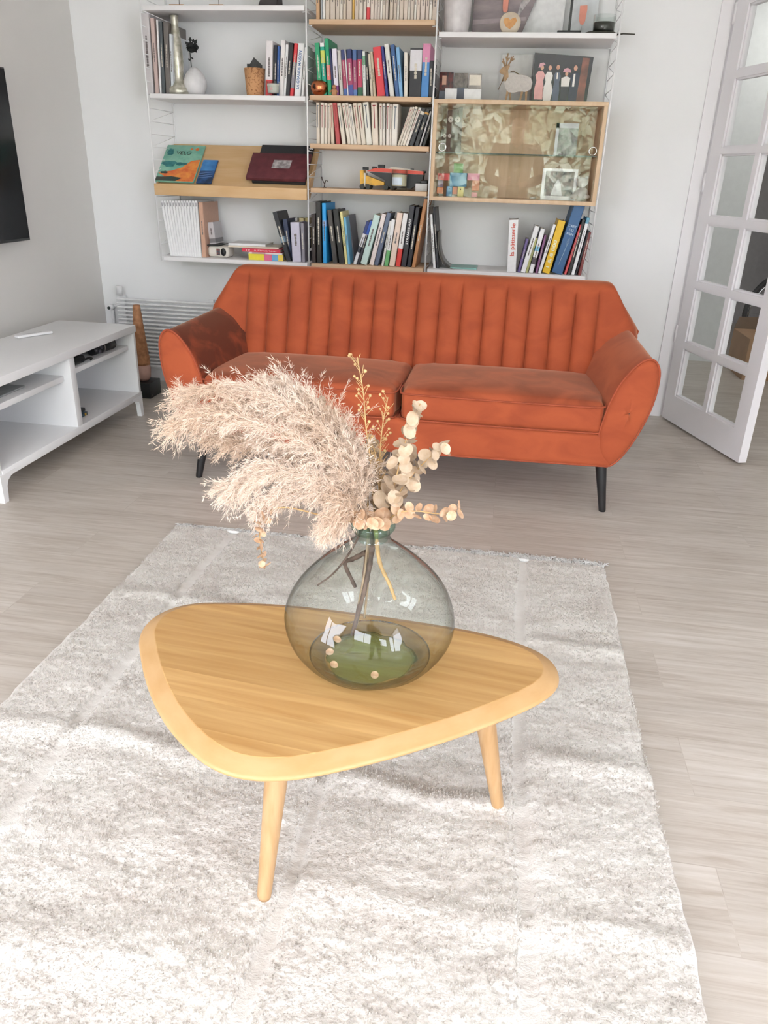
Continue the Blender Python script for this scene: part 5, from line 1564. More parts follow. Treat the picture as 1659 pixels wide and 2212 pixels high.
# copper apple and little figure on the second oak shelf
zs = ZS2
t = thing('copper_apple', (.850, -.262, zs), 'shiny copper apple-shaped tealight holder at the left end of the oak shelf', 'ornament')
M_cop = mat('copper', 'D8865C', .22, 1.0, var=.05)
put('body', MB().lathe([(.001, .002), (.018, .0), (.032, .008), (.041, .024), (.042, .040), (.035, .056), (.022, .064), (.010, .062), (.004, .058)], (.850, -.262, zs), 36, warp=lambda a, z: 1 + .015 * math.cos(a * 5)), M_cop, t)
put('stalk', MB().tube([(.850, -.262, zs + .058), (.852, -.262, zs + .070), (.857, -.262, zs + .078)], [.003, .002, .0025], 8), M_cop, t)
put('opening', MB().lathe([(.0005, 0), (.0075, .0), (.0085, .0014), (.0005, .0016)], (0, 0, 0), 18, tr=Matrix.Translation((.835, -.3005, zs + .036)) @ Matrix.Rotation(PI / 2, 4, 'X')), mat('dark_hollow', '3A1E14', .8), t)
t = thing('wooden_figurine', (.925, -.28, zs), 'tiny brown wooden animal figurine before the violet book', 'figurine')
M_fig = mat('figurine_wood', 'C08A62', .6)
put('body', MB().rbox((.913, -.288, zs), (.938, -.272, zs + .028), .006, 3).ball((.925, -.28, zs + .036), .010, n=8), M_fig, t)
put('arm', MB().tube([(.914, -.287, zs + .022), (.906, -.29, zs + .012)], .003, 6), M_fig, t)
put('arm', MB().tube([(.937, -.287, zs + .022), (.944, -.29, zs + .014)], .003, 6), M_fig, t)

# upper left shelf: silver bottle vase, white vase with dark rose, cork pot, candle
zs = ZLB
t = thing('silver_vase', (.128, -.215, zs), 'tall slender mercury silver bottle vase on the upper left shelf', 'vase')
put('body', MB().lathe([(.001, .001), (.050, .0), (.057, .012), (.055, .028), (.042, .046), (.026, .060), (.023, .075), (.027, .105), (.0295, .15), (.028, .20), (.023, .25), (.0175, .285), (.0165, .300), (.019, .312), (.0165, .325), (.021, .337), (.018, .337), (.013, .30)], (.128, -.215, zs), 32),
    mat('mercury_silver', 'CFCCBE', .25, .45, vscale=50, second='A8A594'), t)
t = thing('white_vase', (.207, -.20, zs), 'matte white teardrop vase with one dark rose on the upper left shelf', 'vase')
put('body', MB().lathe([(.001, .001), (.032, .0), (.046, .014), (.0565, .042), (.0565, .066), (.045, .092), (.028, .112), (.015, .122), (.010, .124), (.007, .118)], (.207, -.20, zs), 36), mat('white_ceramic', 'E6E4E4', .4), t)
M_rose = mat('dark_dried_rose', '2E3030', .8, vscale=60, second='1E201E')
t = thing('dried_rose', (.190, -.20, zs + .12), 'single dark dried rose standing in the small white vase', 'dried rose')
put('stem', MB().tube([(.200, -.20, zs + .05), (.192, -.20, zs + .13), (.190, -.20, zs + .19)], .0022, 6), mat('dark_stem', '3A4038', .8), t)
rm = MB()
for k in range(16):
    a = k * 2.4; r_ = .008 + k * .0013
    leafdisc(rm, (.203 + r_ * .9 * math.cos(a), -.20 + r_ * .8 * math.sin(a), zs + .198 + k * .0012), (math.cos(a), math.sin(a), .8), .017)
rm.ball((.203, -.20, zs + .203), .019, (1, 1, .9), 8)
put('bloom', rm, M_rose, t)
lm = MB()
for (x, z, dx, dz) in ((.188, .215, -.020, .018), (.195, .225, .002, .028), (.212, .220, .020, .022), (.192, .165, .016, -.006), (.188, .15, -.008, .012), (.205, .225, .010, .02)):
    lm.add([(x, -.20, zs + z), (x + dx * .5 - dz * .25, -.206, zs + z + dz * .5 + dx * .25), (x + dx, -.203, zs + z + dz), (x + dx * .5 + dz * .25, -.196, zs + z + dz * .5 - dx * .25)], [(0, 1, 2, 3)])
put('leaves', lm, M_rose, t)
t = thing('cork_pot', (.518, -.215, zs), 'tapered cork pot with dark cards sticking out on the upper left shelf', 'pot')
M_cork = mat('cork', 'CF9C6E', .85, vscale=110, second='9A6640', nmin=.36, nmax=.46, bump=.3)
put('body', MB().lathe([(.001, .0), (.040, .0), (.042, .003), (.0505, .120), (.0475, .120), (.040, .006), (.001, .006)], (.518, -.215, zs), 32), M_cork, t)
put('card', MB().box((.48, -.215, zs + .01), (.50, -.213, zs + .14)).prism([(.487, zs + .02), (.487, zs + .13), (.515, zs + .168), (.555, zs + .135), (.55, zs + .02)], -.212, -.209, 'y'), mat('dark_card', '454545', .6, vscale=40, second='2C2E2E'), origin=(.52, -.21, zs + .008), label='dark folded card standing in the cork pot', category='card')
t = thing('candle', (.629, -.285, zs), 'small white candle in a glass before the red-footed book', 'candle')
put('glass_cup', MB().lathe([(.001, .002), (.024, .001), (.027, .005), (.031, .060), (.0296, .060), (.0255, .010), (.001, .010)], (.629, -.285, zs), 28), M_clear, t)
put('wax', MB().lathe([(.001, .012), (.0250, .012), (.0290, .050), (.001, .051)], (.629, -.285, zs), 28), mat('white_wax', 'EAE6DE', .6), t)
put('label_sticker', MB().box((.622, -.3165, zs + .022), (.634, -.3158, zs + .034)), mat('pink_label', 'C8A0A0', .6), t)

# top left shelf: two small wooden stands, dark box
for k, (x0_, x1_) in enumerate(((.121, .192), (.318, .388))):
    t = thing('wooden_stand', ((x0_ + x1_) / 2, -.22, ZLT), ('left' if k == 0 else 'right') + ' small wooden stand with metal pin on the topmost white shelf', 'stand', 'wooden stands on the topmost shelf')
    put('base', MB().rbox((x0_, -.25, ZLT), (x1_, -.17, ZLT + .012), .001, 1), mat('stand_wood', 'C8925C', .5), t)
    put('pin', MB().tube([((x0_ + x1_) / 2, -.21, ZLT + .012), ((x0_ + x1_) / 2, -.21, ZLT + .16)], .0013, 6), mat('pin_metal', '5A5654', .4, .8), t)
t = put('slate_block', MB().prism([(.553, ZLT), (.57, ZLT + .035), (.585, ZLT + .12), (.64, ZLT + .12), (.648, ZLT)], -.25, -.15, 'y'), mat('dark_slate', '3C3838', .6, vscale=30, bump=.3), origin=(.60, -.2, ZLT), label='dark sloping block at the right end of the topmost white shelf', category='ornament')

# upper right shelf
zs = ZRT
t = put('white_vase', MB().lathe([(.001, .0), (.052, .0), (.055, .006), (.061, .08), (.065, .15), (.060, .20), (.045, .24), (.035, .25), (.030, .25)], (1.480, -.20, zs), 40), mat('glazed_offwhite', 'D8D2D2', .18), origin=(1.48, -.2, zs), label='large glossy off-white vase on the upper right shelf', category='vase')
t = thing('canvas_painting', (1.66, -.08, zs), 'grey and violet canvas painting leaning behind the agate slice', 'painting')
put('canvas', MB().prism([(1.545, zs), (1.765, zs), (1.86, zs + .24), (1.545, zs + .24)], -.085, -.070, 'y'), mat('painting_grey_violet', '8C8286', .7, vscale=7, second='A89C9C', stretch=(1, 1, 3)), t)
put('paint_band', MB().prism([(1.546, zs + .060), (1.79, zs + .078), (1.79, zs + .092), (1.546, zs + .080)], -.0862, -.085, 'y'), mat('painting_pale', 'B8AAAE', .7), t)
put('feather_stroke', MB().prism([(1.74, zs + .07), (1.78, zs + .13), (1.83, zs + .19), (1.85, zs + .24), (1.80, zs + .24), (1.765, zs + .16)], -.0864, -.085, 'y'), mat('painting_feather', 'C2BCBC', .7, vscale=60, second='8C8888'), t)
t = thing('paper_tag', (1.693, -.10, zs + .12), 'coral paper tag hanging before the grey violet painting', 'tag')
put('paper', MB().prism([(1.680, zs + .128), (1.684, zs + .112), (1.695, zs + .104), (1.704, zs + .115), (1.706, zs + .18), (1.680, zs + .18)], -.097, -.095, 'y'), mat('coral_paper', 'E89C88', .7), t)
put('fringe', MB().box((1.690, -.097, zs + .096), (1.697, -.095, zs + .108)), mat('grey_paper', 'C8C8C4', .7), t)
t = put('blank_canvas', MB().rbox((1.76, -.052, zs), (1.965, -.030, zs + .24), .002, 1), mat('blank_canvas', 'F3F5F7', .8, bump=.2), origin=(1.86, -.04, zs), label='blank white canvas leaning on the wall of the upper right shelf', category='canvas')
put('leaning_card', MB().rbox((2.0, -.05, zs), (2.115, -.036, zs + .24), .001, 1), mat('pale_blue_card', 'E2E6E8', .8), origin=(2.05, -.04, zs), label='pale bluish card behind the coral tag with the black lamp', category='card')
t = thing('agate_slice', (1.722, -.20, zs), 'round pale agate slice with orange heart centre on the upper right shelf', 'stone')
Mr = Matrix.Translation((1.722, -.20, zs + .047)) @ Matrix.Rotation(PI / 2, 4, 'X')
put('stone', MB().lathe([(.001, -.006), (.042, -.006), (.047, -.002), (.047, .003), (.043, .006), (.001, .006)], (0, 0, 0), 36, tr=Mr, warp=lambda a, z: 1 + .03 * math.sin(a * 3)), mat('agate_pale', 'D8C8B0', .25, vscale=20, second='C8B8A4'), t)
hp = [(.0, -.022), (.020, -.006), (.030, .012), (.022, .024), (.008, .020), (.0, .014), (-.010, .022), (-.026, .022), (-.030, .008), (-.020, -.010)]
put('heart_inlay', MB().prism(hp, .0060, .0072, 'z', tr=Mr), mat('agate_orange', 'D49C5C', .3, vscale=60, second='C88848'), t)
t = thing('black_lamp', (1.99, -.17, zs), 'black table lamp foot with thin pole on the upper right shelf', 'lamp')
put('base', MB().rbox((1.935, -.235, zs), (2.038, -.13, zs + .018), .002, 2), M_black, t)
put('pole', MB().rbox((1.983, -.184, zs + .018), (1.994, -.173, zs + .30), .001, 1), M_black, t)
t = thing('paper_tag', (2.045, -.125, zs), 'long coral paper tag on a stalk right of the black lamp pole', 'tag')
put('paper', MB().prism([(2.028, zs + .130), (2.030, zs + .075), (2.038, zs + .058), (2.050, zs + .055), (2.058, zs + .070), (2.062, zs + .118), (2.060, zs + .132)], -.127, -.124, 'y'), mat('coral_paper', 'E89C88', .7), t)
put('stalk', MB().tube([(2.046, -.1255, zs), (2.044, -.1255, zs + .058)], .0012, 6), mat('grey_paper', 'C8C8C4', .7), t)
t = thing('tray', (2.14, -.17, zs), 'dark leaf-shaped tray at the right end of the upper right shelf', 'tray')
put('dish', MB().lathe([(.001, .003), (.060, .003), (.074, .010), (.078, .014), (.077, .016), (.060, .008), (.001, .007)], (2.128, -.165, zs), 32, warp=lambda a, z: 1 + .05 * math.sin(a * 5)), mat('dark_olive', '3E3C32', .5), t)
put('handle', MB().tube([(2.195, -.165, zs + .012), (2.23, -.17, zs + .016), (2.28, -.18, zs + .013)], [.004, .003, .0025], 8), mat('dark_olive', '3E3C32', .5), t)
t = thing('candle', (2.140, -.175, zs + .009), 'dark candle in a wide clear glass on the dark tray', 'candle')
put('glass_cup', MB().lathe([(.001, .002), (.045, .002), (.049, .006), (.050, .075), (.0485, .075), (.0465, .010), (.001, .010)], (2.140, -.175, zs + .010), 36), M_clear, t)
put('wax', MB().lathe([(.001, .011), (.046, .011), (.0465, .046), (.001, .046)], (2.140, -.175, zs + .010), 36), mat('dark_wax', '3A3A34', .4), t)

# on the cabinet: small photos, deer, card, wedding photograph
zs = ZCT + .0005
def frame_photo(x0_, x1_, h_, y, m, label, parts, group=None):
    t = thing('small_photo', ((x0_ + x1_) / 2, y, zs), label, 'photo', group)
    put('print', MB().rbox((x0_, y, zs), (x1_, y + .010, zs + h_), .001, 1), m, t)
    for n_, a, b, c, d_, mm in parts:
        put(n_, MB().box((x0_ + a, y - .0008, zs + b), (x0_ + c, y, zs + d_)), mm, t)
    return t
M_white_em = mat('white_glossy_paper', 'FCFCFC', .25, k=1.1)
M_phred = mat('photo_dark_red', '7A3C38', .4, vscale=60, second='2E2A2C'); M_phgr = mat('photo_grey', '8E8880', .4, vscale=50, second='5A5450'); M_phlt = mat('photo_light', 'BEB6AE', .4, vscale=40, second='9A948C')
M_skin = mat('photo_skin', 'D8A890', .5); M_phb = mat('photo_blue_grey', '6A7080', .4, vscale=50)
frame_photo(1.412, 1.476, .122, -.165, M_phred, 'small dark red family photo at the left end on the cabinet', [('face', .012, .070, .032, .108, M_skin), ('lower_picture', .0, .0, .064, .045, M_phb)], 'three small photos on the cabinet')
frame_photo(1.480, 1.545, .120, -.160, M_phgr, 'small grey photo in the middle of the three on the cabinet', [('lower_picture', .015, .0, .06, .06, M_phb)], 'three small photos on the cabinet')
frame_photo(1.549, 1.610, .118, -.165, M_phlt, 'small pale photo, right one of the three on the cabinet', [('sky', .004, .07, .057, .112, M_cream)], 'three small photos on the cabinet')
for k, (x0_, x1_) in enumerate(((1.444, 1.500), (1.534, 1.614))):
    put('white_card', MB().rbox((x0_, -.205, zs), (x1_, -.200, zs + .052), .001, 1), M_white_em, origin=(x0_, -.2, zs), label=('smaller' if k == 0 else 'larger') + ' bright white card before the three small photos', category='card', group='bright white cards on the cabinet')
put('leaning_card', MB().rbox((1.694, -.035, zs), (1.842, -.028, zs + .215), .001, 1), mat('offwhite_card', 'F4F0ED', .8), origin=(1.77, -.03, zs), label='off-white card leaning on the wall behind the deer', category='card')
t = thing('deer_ornament', (1.77, -.17, zs), 'wooden reindeer ornament with fluffy pale grey body on the cabinet', 'ornament')
M_dw = mat('deer_wood', 'B99A76', .7, vscale=50, second='9A7E60'); M_fl = mat('deer_fleece', 'D2CCC6', .95, vscale=80, bump=.6, bscale=300)
M_dedge = mat('deer_wood_edge', '7A6448', .7)
bodyp = [(1.712, .100), (1.722, .118), (1.745, .122), (1.78, .116), (1.815, .112), (1.838, .102), (1.848, .082), (1.842, .055), (1.82, .045), (1.79, .046), (1.765, .040), (1.74, .042), (1.725, .058), (1.716, .078)]
put('body', MB().prism([(a, zs + b) for a, b in bodyp], -.180, -.162, 'y'), M_fl, t)
neckp = [(1.690, .128), (1.693, .120), (1.712, .112), (1.708, .098), (1.722, .085), (1.735, .105), (1.730, .132), (1.738, .150), (1.728, .152), (1.712, .148), (1.700, .140)]
put('head', MB().prism([(a, zs + b) for a, b in neckp], -.186, -.180, 'y'), M_dw, t)
am = MB()
for pts in ([(1.715, .146), (1.708, .165), (1.702, .178)], [(1.712, .155), (1.700, .168)], [(1.720, .148), (1.722, .175), (1.724, .200)], [(1.722, .170), (1.716, .186)], [(1.722, .170), (1.732, .182)],
            [(1.728, .150), (1.742, .172), (1.750, .190)], [(1.738, .165), (1.740, .186)], [(1.744, .172), (1.755, .178)]):
    am.tube([(a, -.183, zs + b) for a, b in pts], [.0040, .0034, .0028][:len(pts)], 6)
put('antlers', am, M_dw, t)
for (x1_, x2_) in ((1.738, 1.730), (1.746, 1.752), (1.806, 1.796), (1.822, 1.826)):
    put('leg', MB().prism([(x1_ - .006, zs + .060), (x1_ + .006, zs + .060), (x2_ + .003, zs), (x2_ - .004, zs)], -.178 if x1_ != 1.746 else -.170, -.166 if x1_ != 1.746 else -.160, 'y'), M_dw, t)
put('scarf_cord', MB().tube([(1.712, -.188, zs + .102), (1.705, -.19, zs + .080), (1.692, -.19, zs + .050)], .0016, 6).ball((1.709, -.19, zs + .09), .005, n=6), M_dedge, t)
put('back_twig', MB().tube([(1.742, -.182, zs + .126), (1.755, -.182, zs + .128), (1.782, -.182, zs + .116)], .0022, 6), M_dedge, t)
t = thing('wedding_photo', (1.98, -.17, zs), 'large glossy photograph of five people dressed for a wedding on the cabinet', 'photo')
TL = (1.845, .205); TR = (2.113, .190)
put('print', MB().prism([(1.850, zs), (2.104, zs), (2.113, zs + .190), (1.846, zs + .205)], -.170, -.165, 'y'), mat('photo_dark', '181B19', .12, vscale=12), t)
def person_patch(name, polys, m, y=-.1708): 
    mb = MB()
    for p in polys: mb.prism([(1.85 + a, zs + b) for a, b in p], y, y + .0008, 'y')
    put(name, mb, m, t)
def fig(x, top, w, foot=.004, hem=1.2):
    return [(x - w * .9, foot), (x + w * .9, foot), (x + w * hem * .8, foot + (top - foot) * .4), (x + w * .7, foot + (top - foot) * .65), (x + w, top - .02), (x + w * .5, top - .004), (x - w * .5, top - .004), (x - w, top - .02), (x - w * .7, foot + (top - foot) * .65), (x - w * hem * .8, foot + (top - foot) * .4)]
def disc(x, z, r_): return [(x + r_ * .8 * math.cos(k * PI / 5), z + r_ * math.sin(k * PI / 5)) for k in range(10)]
person_patch('door_jamb', [[(.205, .004), (.240, .004), (.246, .185), (.215, .187)]], mat('photo_brown', '6A4438', .2, vscale=20, second='8A5444'))
person_patch('pink_dress', [fig(.030, .135, .022, .015)], mat('photo_pink', 'E2A8A4', .2))
person_patch('white_dress', [fig(.070, .133, .018, .003, 1.6)], mat('photo_white', 'E6E2DC', .2))
person_patch('blue_suit', [fig(.108, .132, .016)], mat('photo_suit', '566074', .2))
person_patch('white_top', [[(.130, .07), (.165, .07), (.168, .105), (.150, .112), (.128, .104)]], mat('photo_white', 'E6E2DC', .2))
person_patch('dark_skirt', [[(.132, .01), (.162, .01), (.164, .07), (.131, .07)]], mat('photo_suit_dark', '34343C', .2))
person_patch('dark_suit', [fig(.190, .130, .024)], mat('photo_navy_suit', '2A3044', .2), -.1706)
person_patch('shirt', [[(.180, .07), (.190, .07), (.190, .122), (.182, .122)], [(.106, .10), (.111, .10), (.110, .125), (.105, .125)]], mat('photo_white', 'E6E2DC', .2), -.1712)
person_patch('faces', [disc(.036, .145, .010), disc(.072, .145, .010), disc(.108, .147, .010), disc(.150, .122, .009), disc(.188, .145, .011)], M_skin, -.1712)
person_patch('hats', [[(.018, .145), (.024, .162), (.040, .166), (.050, .158), (.040, .154), (.028, .146)], [(.132, .128), (.138, .142), (.152, .146), (.166, .138), (.168, .126), (.150, .128)]], mat('photo_hat', 'D8A4AC', .2), -.1714)

# ================================================================== GLASS-DOORED CABINET
def cabinet():
    x0_, x1_ = 1.392, 2.206; z0_, z1_ = ZCB - .022, ZCT
    t = thing('display_cabinet', (1.80, -.15, z0_), 'oak wall cabinet with two sliding glass doors and chrome ring pulls', 'cabinet')
    T_ = .018
    put('side_panel', MB().rbox((x0_ + .012, -.305, z0_), (x0_ + .012 + T_, -.004, z1_), .001, 1), M_oakin, t)
    put('side_panel', MB().rbox((x1_ - .012 - T_, -.305, z0_), (x1_ - .012, -.004, z1_), .001, 1), M_oakin, t)
    put('top_panel', MB().rbox((x0_ + .012, -.3055, z1_ - T_), (x1_ - .012, -.004, z1_), .001, 1), M_oakin, t)
    put('bottom_panel', MB().rbox((x0_ + .012, -.3055, z0_), (x1_ - .012, -.004, z0_ + T_), .001, 1), M_oakin, t)
    put('back_panel', MB().box((x0_ + .02, -.012, z0_ + .01), (x1_ - .02, -.005, z1_ - .01)), M_oakin, t)
    xi0, xi1 = x0_ + .012 + T_, x1_ - .012 - T_
    zs_ = 1.292
    sh = put('glass_shelf', pane_box(MB(), (xi0, -.255, zs_ - .006), (xi1, -.02, zs_), 2, 1), glass('shelf_glass', (.80, .88, .85), 1.5), t)
    put('polished_edge', MB().box((xi0, -.2565, zs_ - .006), (xi1, -.255, zs_)), mat('dark_glass_edge', '4A564E', .2), sh)
    xm = (xi0 + xi1) / 2
    for k, (a, b, y, kx) in enumerate(((xi0, xm + .03, -.296, 1.453), (xm - .03, xi1, -.285, 2.152))):
        d_ = put('sliding_door', pane_box(MB(), (a, y, z0_ + T_), (b, y + .004, z1_ - T_), 1, 0), glass('cabinet_glass', (.97, .975, .965), 1.72), t)
        R_ = MB()
        Mx = Matrix.Translation((kx, y, 1.311)) @ Matrix.Rotation(PI / 2, 4, 'X')
        R_.lathe([(.0145, -.005), (.0190, -.005), (.0195, .0015), (.0180, .003), (.0150, .003), (.0145, -.005)], (0, 0, 0), 32, tr=Mx)
        put('ring_pull', R_, M_chrome, d_)
    return xi0, xi1
cabinet()
zi = ZCB - .022 + .018 + .0005; zg = 1.2925
t = thing('monster_board', (1.48, -.13, zg), 'dark brown monster-shaped wooden board with white button eyes in the cabinet', 'ornament')
put('board', MB().prism([(1.432, zg), (1.530, zg), (1.528, zg + .200), (1.456, zg + .183), (1.452, zg + .125), (1.444, zg + .105), (1.431, zg + .102)], -.14, -.125, 'y'), mat('monster_brown', '6A5A50', .7, vscale=20, second='5A4C44'), t)
M_btn = mat('white_button', 'DDD8D2', .4)
for x, z, r_ in ((1.473, .146, .0135), (1.507, .146, .0135), (1.448, .074, .0085), (1.472, .074, .0085)):
    b_m = MB().lathe([(.0005, 0), (r_, 0), (r_, .003), (r_ * .8, .004), (.0005, .003)], (0, 0, 0), 20, tr=Matrix.Translation((x, -.14, zg + z)) @ Matrix.Rotation(PI / 2, 4, 'X'))
    e_ = put('button_eye', b_m, M_btn, t)
    put('pupil', MB().lathe([(.0003, .0035), (r_ * .18, .0035), (r_ * .18, .0052), (.0003, .0052)], (0, 0, 0), 10, tr=Matrix.Translation((x, -.14, zg + z)) @ Matrix.Rotation(PI / 2, 4, 'X')), M_ink, e_)
t = thing('block_robot', (1.53, -.15, zi), 'robot figure made of coloured wooden blocks in the lower cabinet', 'toy')
zz = zi
for nm, a, b, c, d_, hx in (('head', 1.504, .108, 1.550, .150, '74A85C'), ('torso', 1.488, .046, 1.572, .108, '5C98BC'), ('arm', 1.426, .072, 1.486, .104, 'D4484C'), ('arm', 1.574, .076, 1.634, .108, 'EC9CB4'),
                       ('forearm', 1.428, .040, 1.456, .072, '7C5C80'), ('forearm', 1.600, .030, 1.636, .076, 'E09470'), ('hand', 1.426, .010, 1.458, .040, 'E8804C'), ('leg', 1.474, .0, 1.503, .046, '5C9CC8'),
                       ('hip_block', 1.505, .010, 1.528, .044, 'E08C6C'), ('leg', 1.530, .0, 1.560, .046, 'EADC8C'), ('foot_block', 1.600, .0, 1.628, .022, 'EAA0A4')):
    put(nm, MB().rbox((a, -.175, zz + b), (c, -.145, zz + d_), .0025, 2), mat('block_' + hx.lower(), hx, .5), t)
put('screw_heads', MB().ball((1.489, -.176, zz + .034), .003, n=6).ball((1.545, -.176, zz + .034), .003, n=6), M_ink, t)
t = thing('picture_frame', (2.02, -.17, zi), 'white framed photo leaning in the lower right of the cabinet', 'picture frame')
fx0, fx1, fh = 1.938, 2.105, .140
put('frame', MB().box((fx0, -.18, zi), (fx1, -.165, zi + .018)).box((fx0, -.18, zi + fh - .012), (fx1, -.165, zi + fh)).box((fx0, -.18, zi + .018), (fx0 + .015, -.165, zi + fh - .012)).box((fx1 - .015, -.18, zi + .018), (fx1, -.165, zi + fh - .012)), mat('frame_white', 'F4F2F0', .4), t)
put('photo', MB().box((fx0 + .015, -.174, zi + .018), (fx1 - .015, -.170, zi + fh - .012)), mat('photo_mixed', '9A8C84', .3, vscale=35, second='4C4C4C'), t)
put('bright_figure', MB().prism([(1.985, zi + .02), (2.04, zi + .02), (2.03, zi + .07), (2.015, zi + .095), (2.0, zi + .07)], -.1748, -.174, 'y'), mat('photo_white2', 'D8D8D8', .3), t)
t = put('plush_toy', MB().ball((2.130, -.20, zi + .032), .034, (1, .8, .95), 10).ball((2.128, -.20, zi + .082), .026, (1, .9, .95), 10).ball((2.108, -.20, zi + .104), .009, n=6).ball((2.148, -.20, zi + .104), .009, n=6).ball((2.098, -.215, zi + .02), .016, (1.3, 1, .8), 8).ball((2.155, -.215, zi + .02), .014, (1.2, 1, .8), 8),
    mat('plush_grey', 'BDB8B2', .95, bump=.4), origin=(2.13, -.2, zi), label='small pale grey plush bear at the right end of the lower cabinet', category='plush toy')
t = thing('small_photo', (2.03, -.15, zg), 'grey photo standing on the glass shelf at the right of the cabinet', 'photo')
put('print', MB().box((1.992, -.155, zg), (2.085, -.150, zg + .125)), mat('photo_bw', '5C5A5C', .3, vscale=45, second='9A9496'), t)
put('white_border', MB().box((1.980, -.156, zg), (1.994, -.149, zg + .14)).box((1.980, -.156, zg + .118), (2.085, -.149, zg + .14)), mat('photo_border', 'DADDE2', .4), t)
put('glass_pebble', MB().ball((1.90, -.19, zi + .006), .012, (1.3, 1, .5), 8), mat('white_pebble', 'D8D2CC', .2), origin=(1.9, -.19, zi), label='small white pebble on the cabinet floor left of the frame', category='pebble')

# ================================================================== TV, TV BENCH, RADIATOR, CORNER THINGS
t = thing('television', (XL + .03, -1.36, .85), 'large flat black television mounted on the left wall', 'television')
M_screen = mat('tv_screen', '14171A', .16, var=.0); M_bez = mat('tv_bezel', '1A1C1C', .35)
put('casing', MB().rbox((-.475, -1.975, .850), (-.452, -.752, 1.566), .003, 2), M_bez, t)
put('screen', MB().box((-.4518, -1.968, .862), (-.4508, -.758, 1.560)), M_screen, t)
put('wall_mount', MB().box((XL, -1.5, 1.05), (-.475, -1.2, 1.35)), M_black, t)
def bench():
    x0_, x1_ = -.405, .0; y0_, y1_ = -1.885, -.685; zt = .465
    t = thing('tv_bench', ((x0_ + x1_) / 2, (y0_ + y1_) / 2, 0), 'white low TV bench with open compartments on the left wall', 'tv bench')
    M_b = M_white
    put('top_panel', MB().rbox((x0_, y0_, zt - .034), (x1_ + .004, y1_, zt), .002, 2), M_b, t)
    put('bottom_panel', MB().rbox((x0_, y0_ + .02, .092), (x1_, y1_ - .0, .126), .002, 1), M_b, t)
    put('back_panel', MB().box((x0_ + .002, y0_ + .02, .12), (x0_ + .01, y1_ - .02, zt - .03)), M_b, t)
    for nm, ya, yb in (('side_panel', y1_ - .022, y1_ - .002), ('side_panel', y0_ + .002, y0_ + .022), ('divider', -1.310, -1.268)):
        put(nm, MB().rbox((x0_, ya, .094), (x1_ - .002, yb, zt - .03), .001, 1), M_b, t)
    put('inner_shelf', MB().rbox((x0_ + .012, -1.266, .342), (x1_ - .035, y1_ - .024, .364), .001, 1), M_b, t)
    put('inner_shelf', MB().rbox((x0_ + .012, y0_ + .024, .330), (x1_ - .035, -1.312, .354), .001, 1), M_b, t)
    # legs with curved apron corners
    for ya, sg in ((y1_ - .002, -1), (y0_ + .002, 1)):
        for xa, xb_ in ((x1_ - .022, x1_ + .0015), (x0_, x0_ + .022)):
            pf = [(ya, .11), (ya, 0), (ya + sg * .026, 0), (ya + sg * .032, .060), (ya + sg * .042, .080), (ya + sg * .065, .092), (ya + sg * .10, .096), (ya + sg * .10, .11)]
            put('leg', MB().prism(pf, xa, xb_, 'x'), M_b, t)
bench()
# things in and on the bench
t = thing('remote_control', (-.25, -1.02, .465), 'slim white remote control lying on the TV bench', 'remote control')
Mr = Matrix.Translation((-.300, -1.075, .466)) @ Matrix.Rotation(math.radians(62), 4, 'Z')
put('body', MB().rbox((-.085, -.018, 0), (.085, .018, .012), .005, 2, tr=Mr), M_white, t)
put('buttons', MB().box((-.05, -.008, .012), (.04, .008, .0126), tr=Mr), mat('pale_grey_buttons', 'D8D8D8', .5), t)
t = thing('soundbar_camera', (-.10, -.86, .364), 'black cylindrical camera lying on the upper right shelf of the TV bench', 'camera')
put('barrel', MB().tube([(-.080, -.985, .390), (-.075, -.86, .391), (-.072, -.800, .391)], [.021, .024, .025], 20), M_black, t)
put('ring', MB().tube([(-.0765, -.905, .3905), (-.0762, -.897, .3905)], .0252, 20), mat('silver_ring', '9A9698', .3, .8), t)
put('knobs', MB().ball((-.058, -.93, .40), .010, n=8).ball((-.055, -.955, .385), .010, n=8).ball((-.055, -.985, .395), .008, n=8), mat('dark_grey_plastic', '4A4850', .4), t)
t = thing('game_controller', (-.09, -1.16, .364), 'black game controller with cable beside the bench divider', 'controller')
put('body', MB().rbox((-.15, -1.255, .366), (-.05, -1.09, .398), .012, 3), M_black, t)
put('cable', MB().tube(spline([(-.05, -1.13, .375), (-.035, -1.10, .385), (-.03, -1.075, .38), (-.045, -1.06, .368)], 16), .0045, 7), M_black, t)
t = thing('disc_case', (-.10, -1.18, .126), 'dark blue disc cases stacked in the lower right of the bench', 'disc cases')
put('lower_case', MB().rbox((-.20, -1.255, .1265), (-.055, -1.13, .142), .001, 1), mat('case_blue', '3C5A6C', .4, vscale=30, second='2A3C4C'), t)
put('upper_case', MB().rbox((-.21, -1.255, .1425), (-.07, -1.12, .157), .001, 1), mat('case_black', '2C3034', .4), t)
put('yellow_sticker', MB().box((-.0550, -1.155, .128), (-.0542, -1.142, .140)), mat('sticker_yellow', 'E8B43C', .5), t)
t = thing('tablet', (-.2, -1.6, .354), 'flat glass tablet lying on the left inner shelf of the bench', 'tablet')
put('body', MB().rbox((-.30, -1.78, .3545), (-.08, -1.52, .362), .003, 2), mat('tablet_grey', '9EA2A2', .25), t)
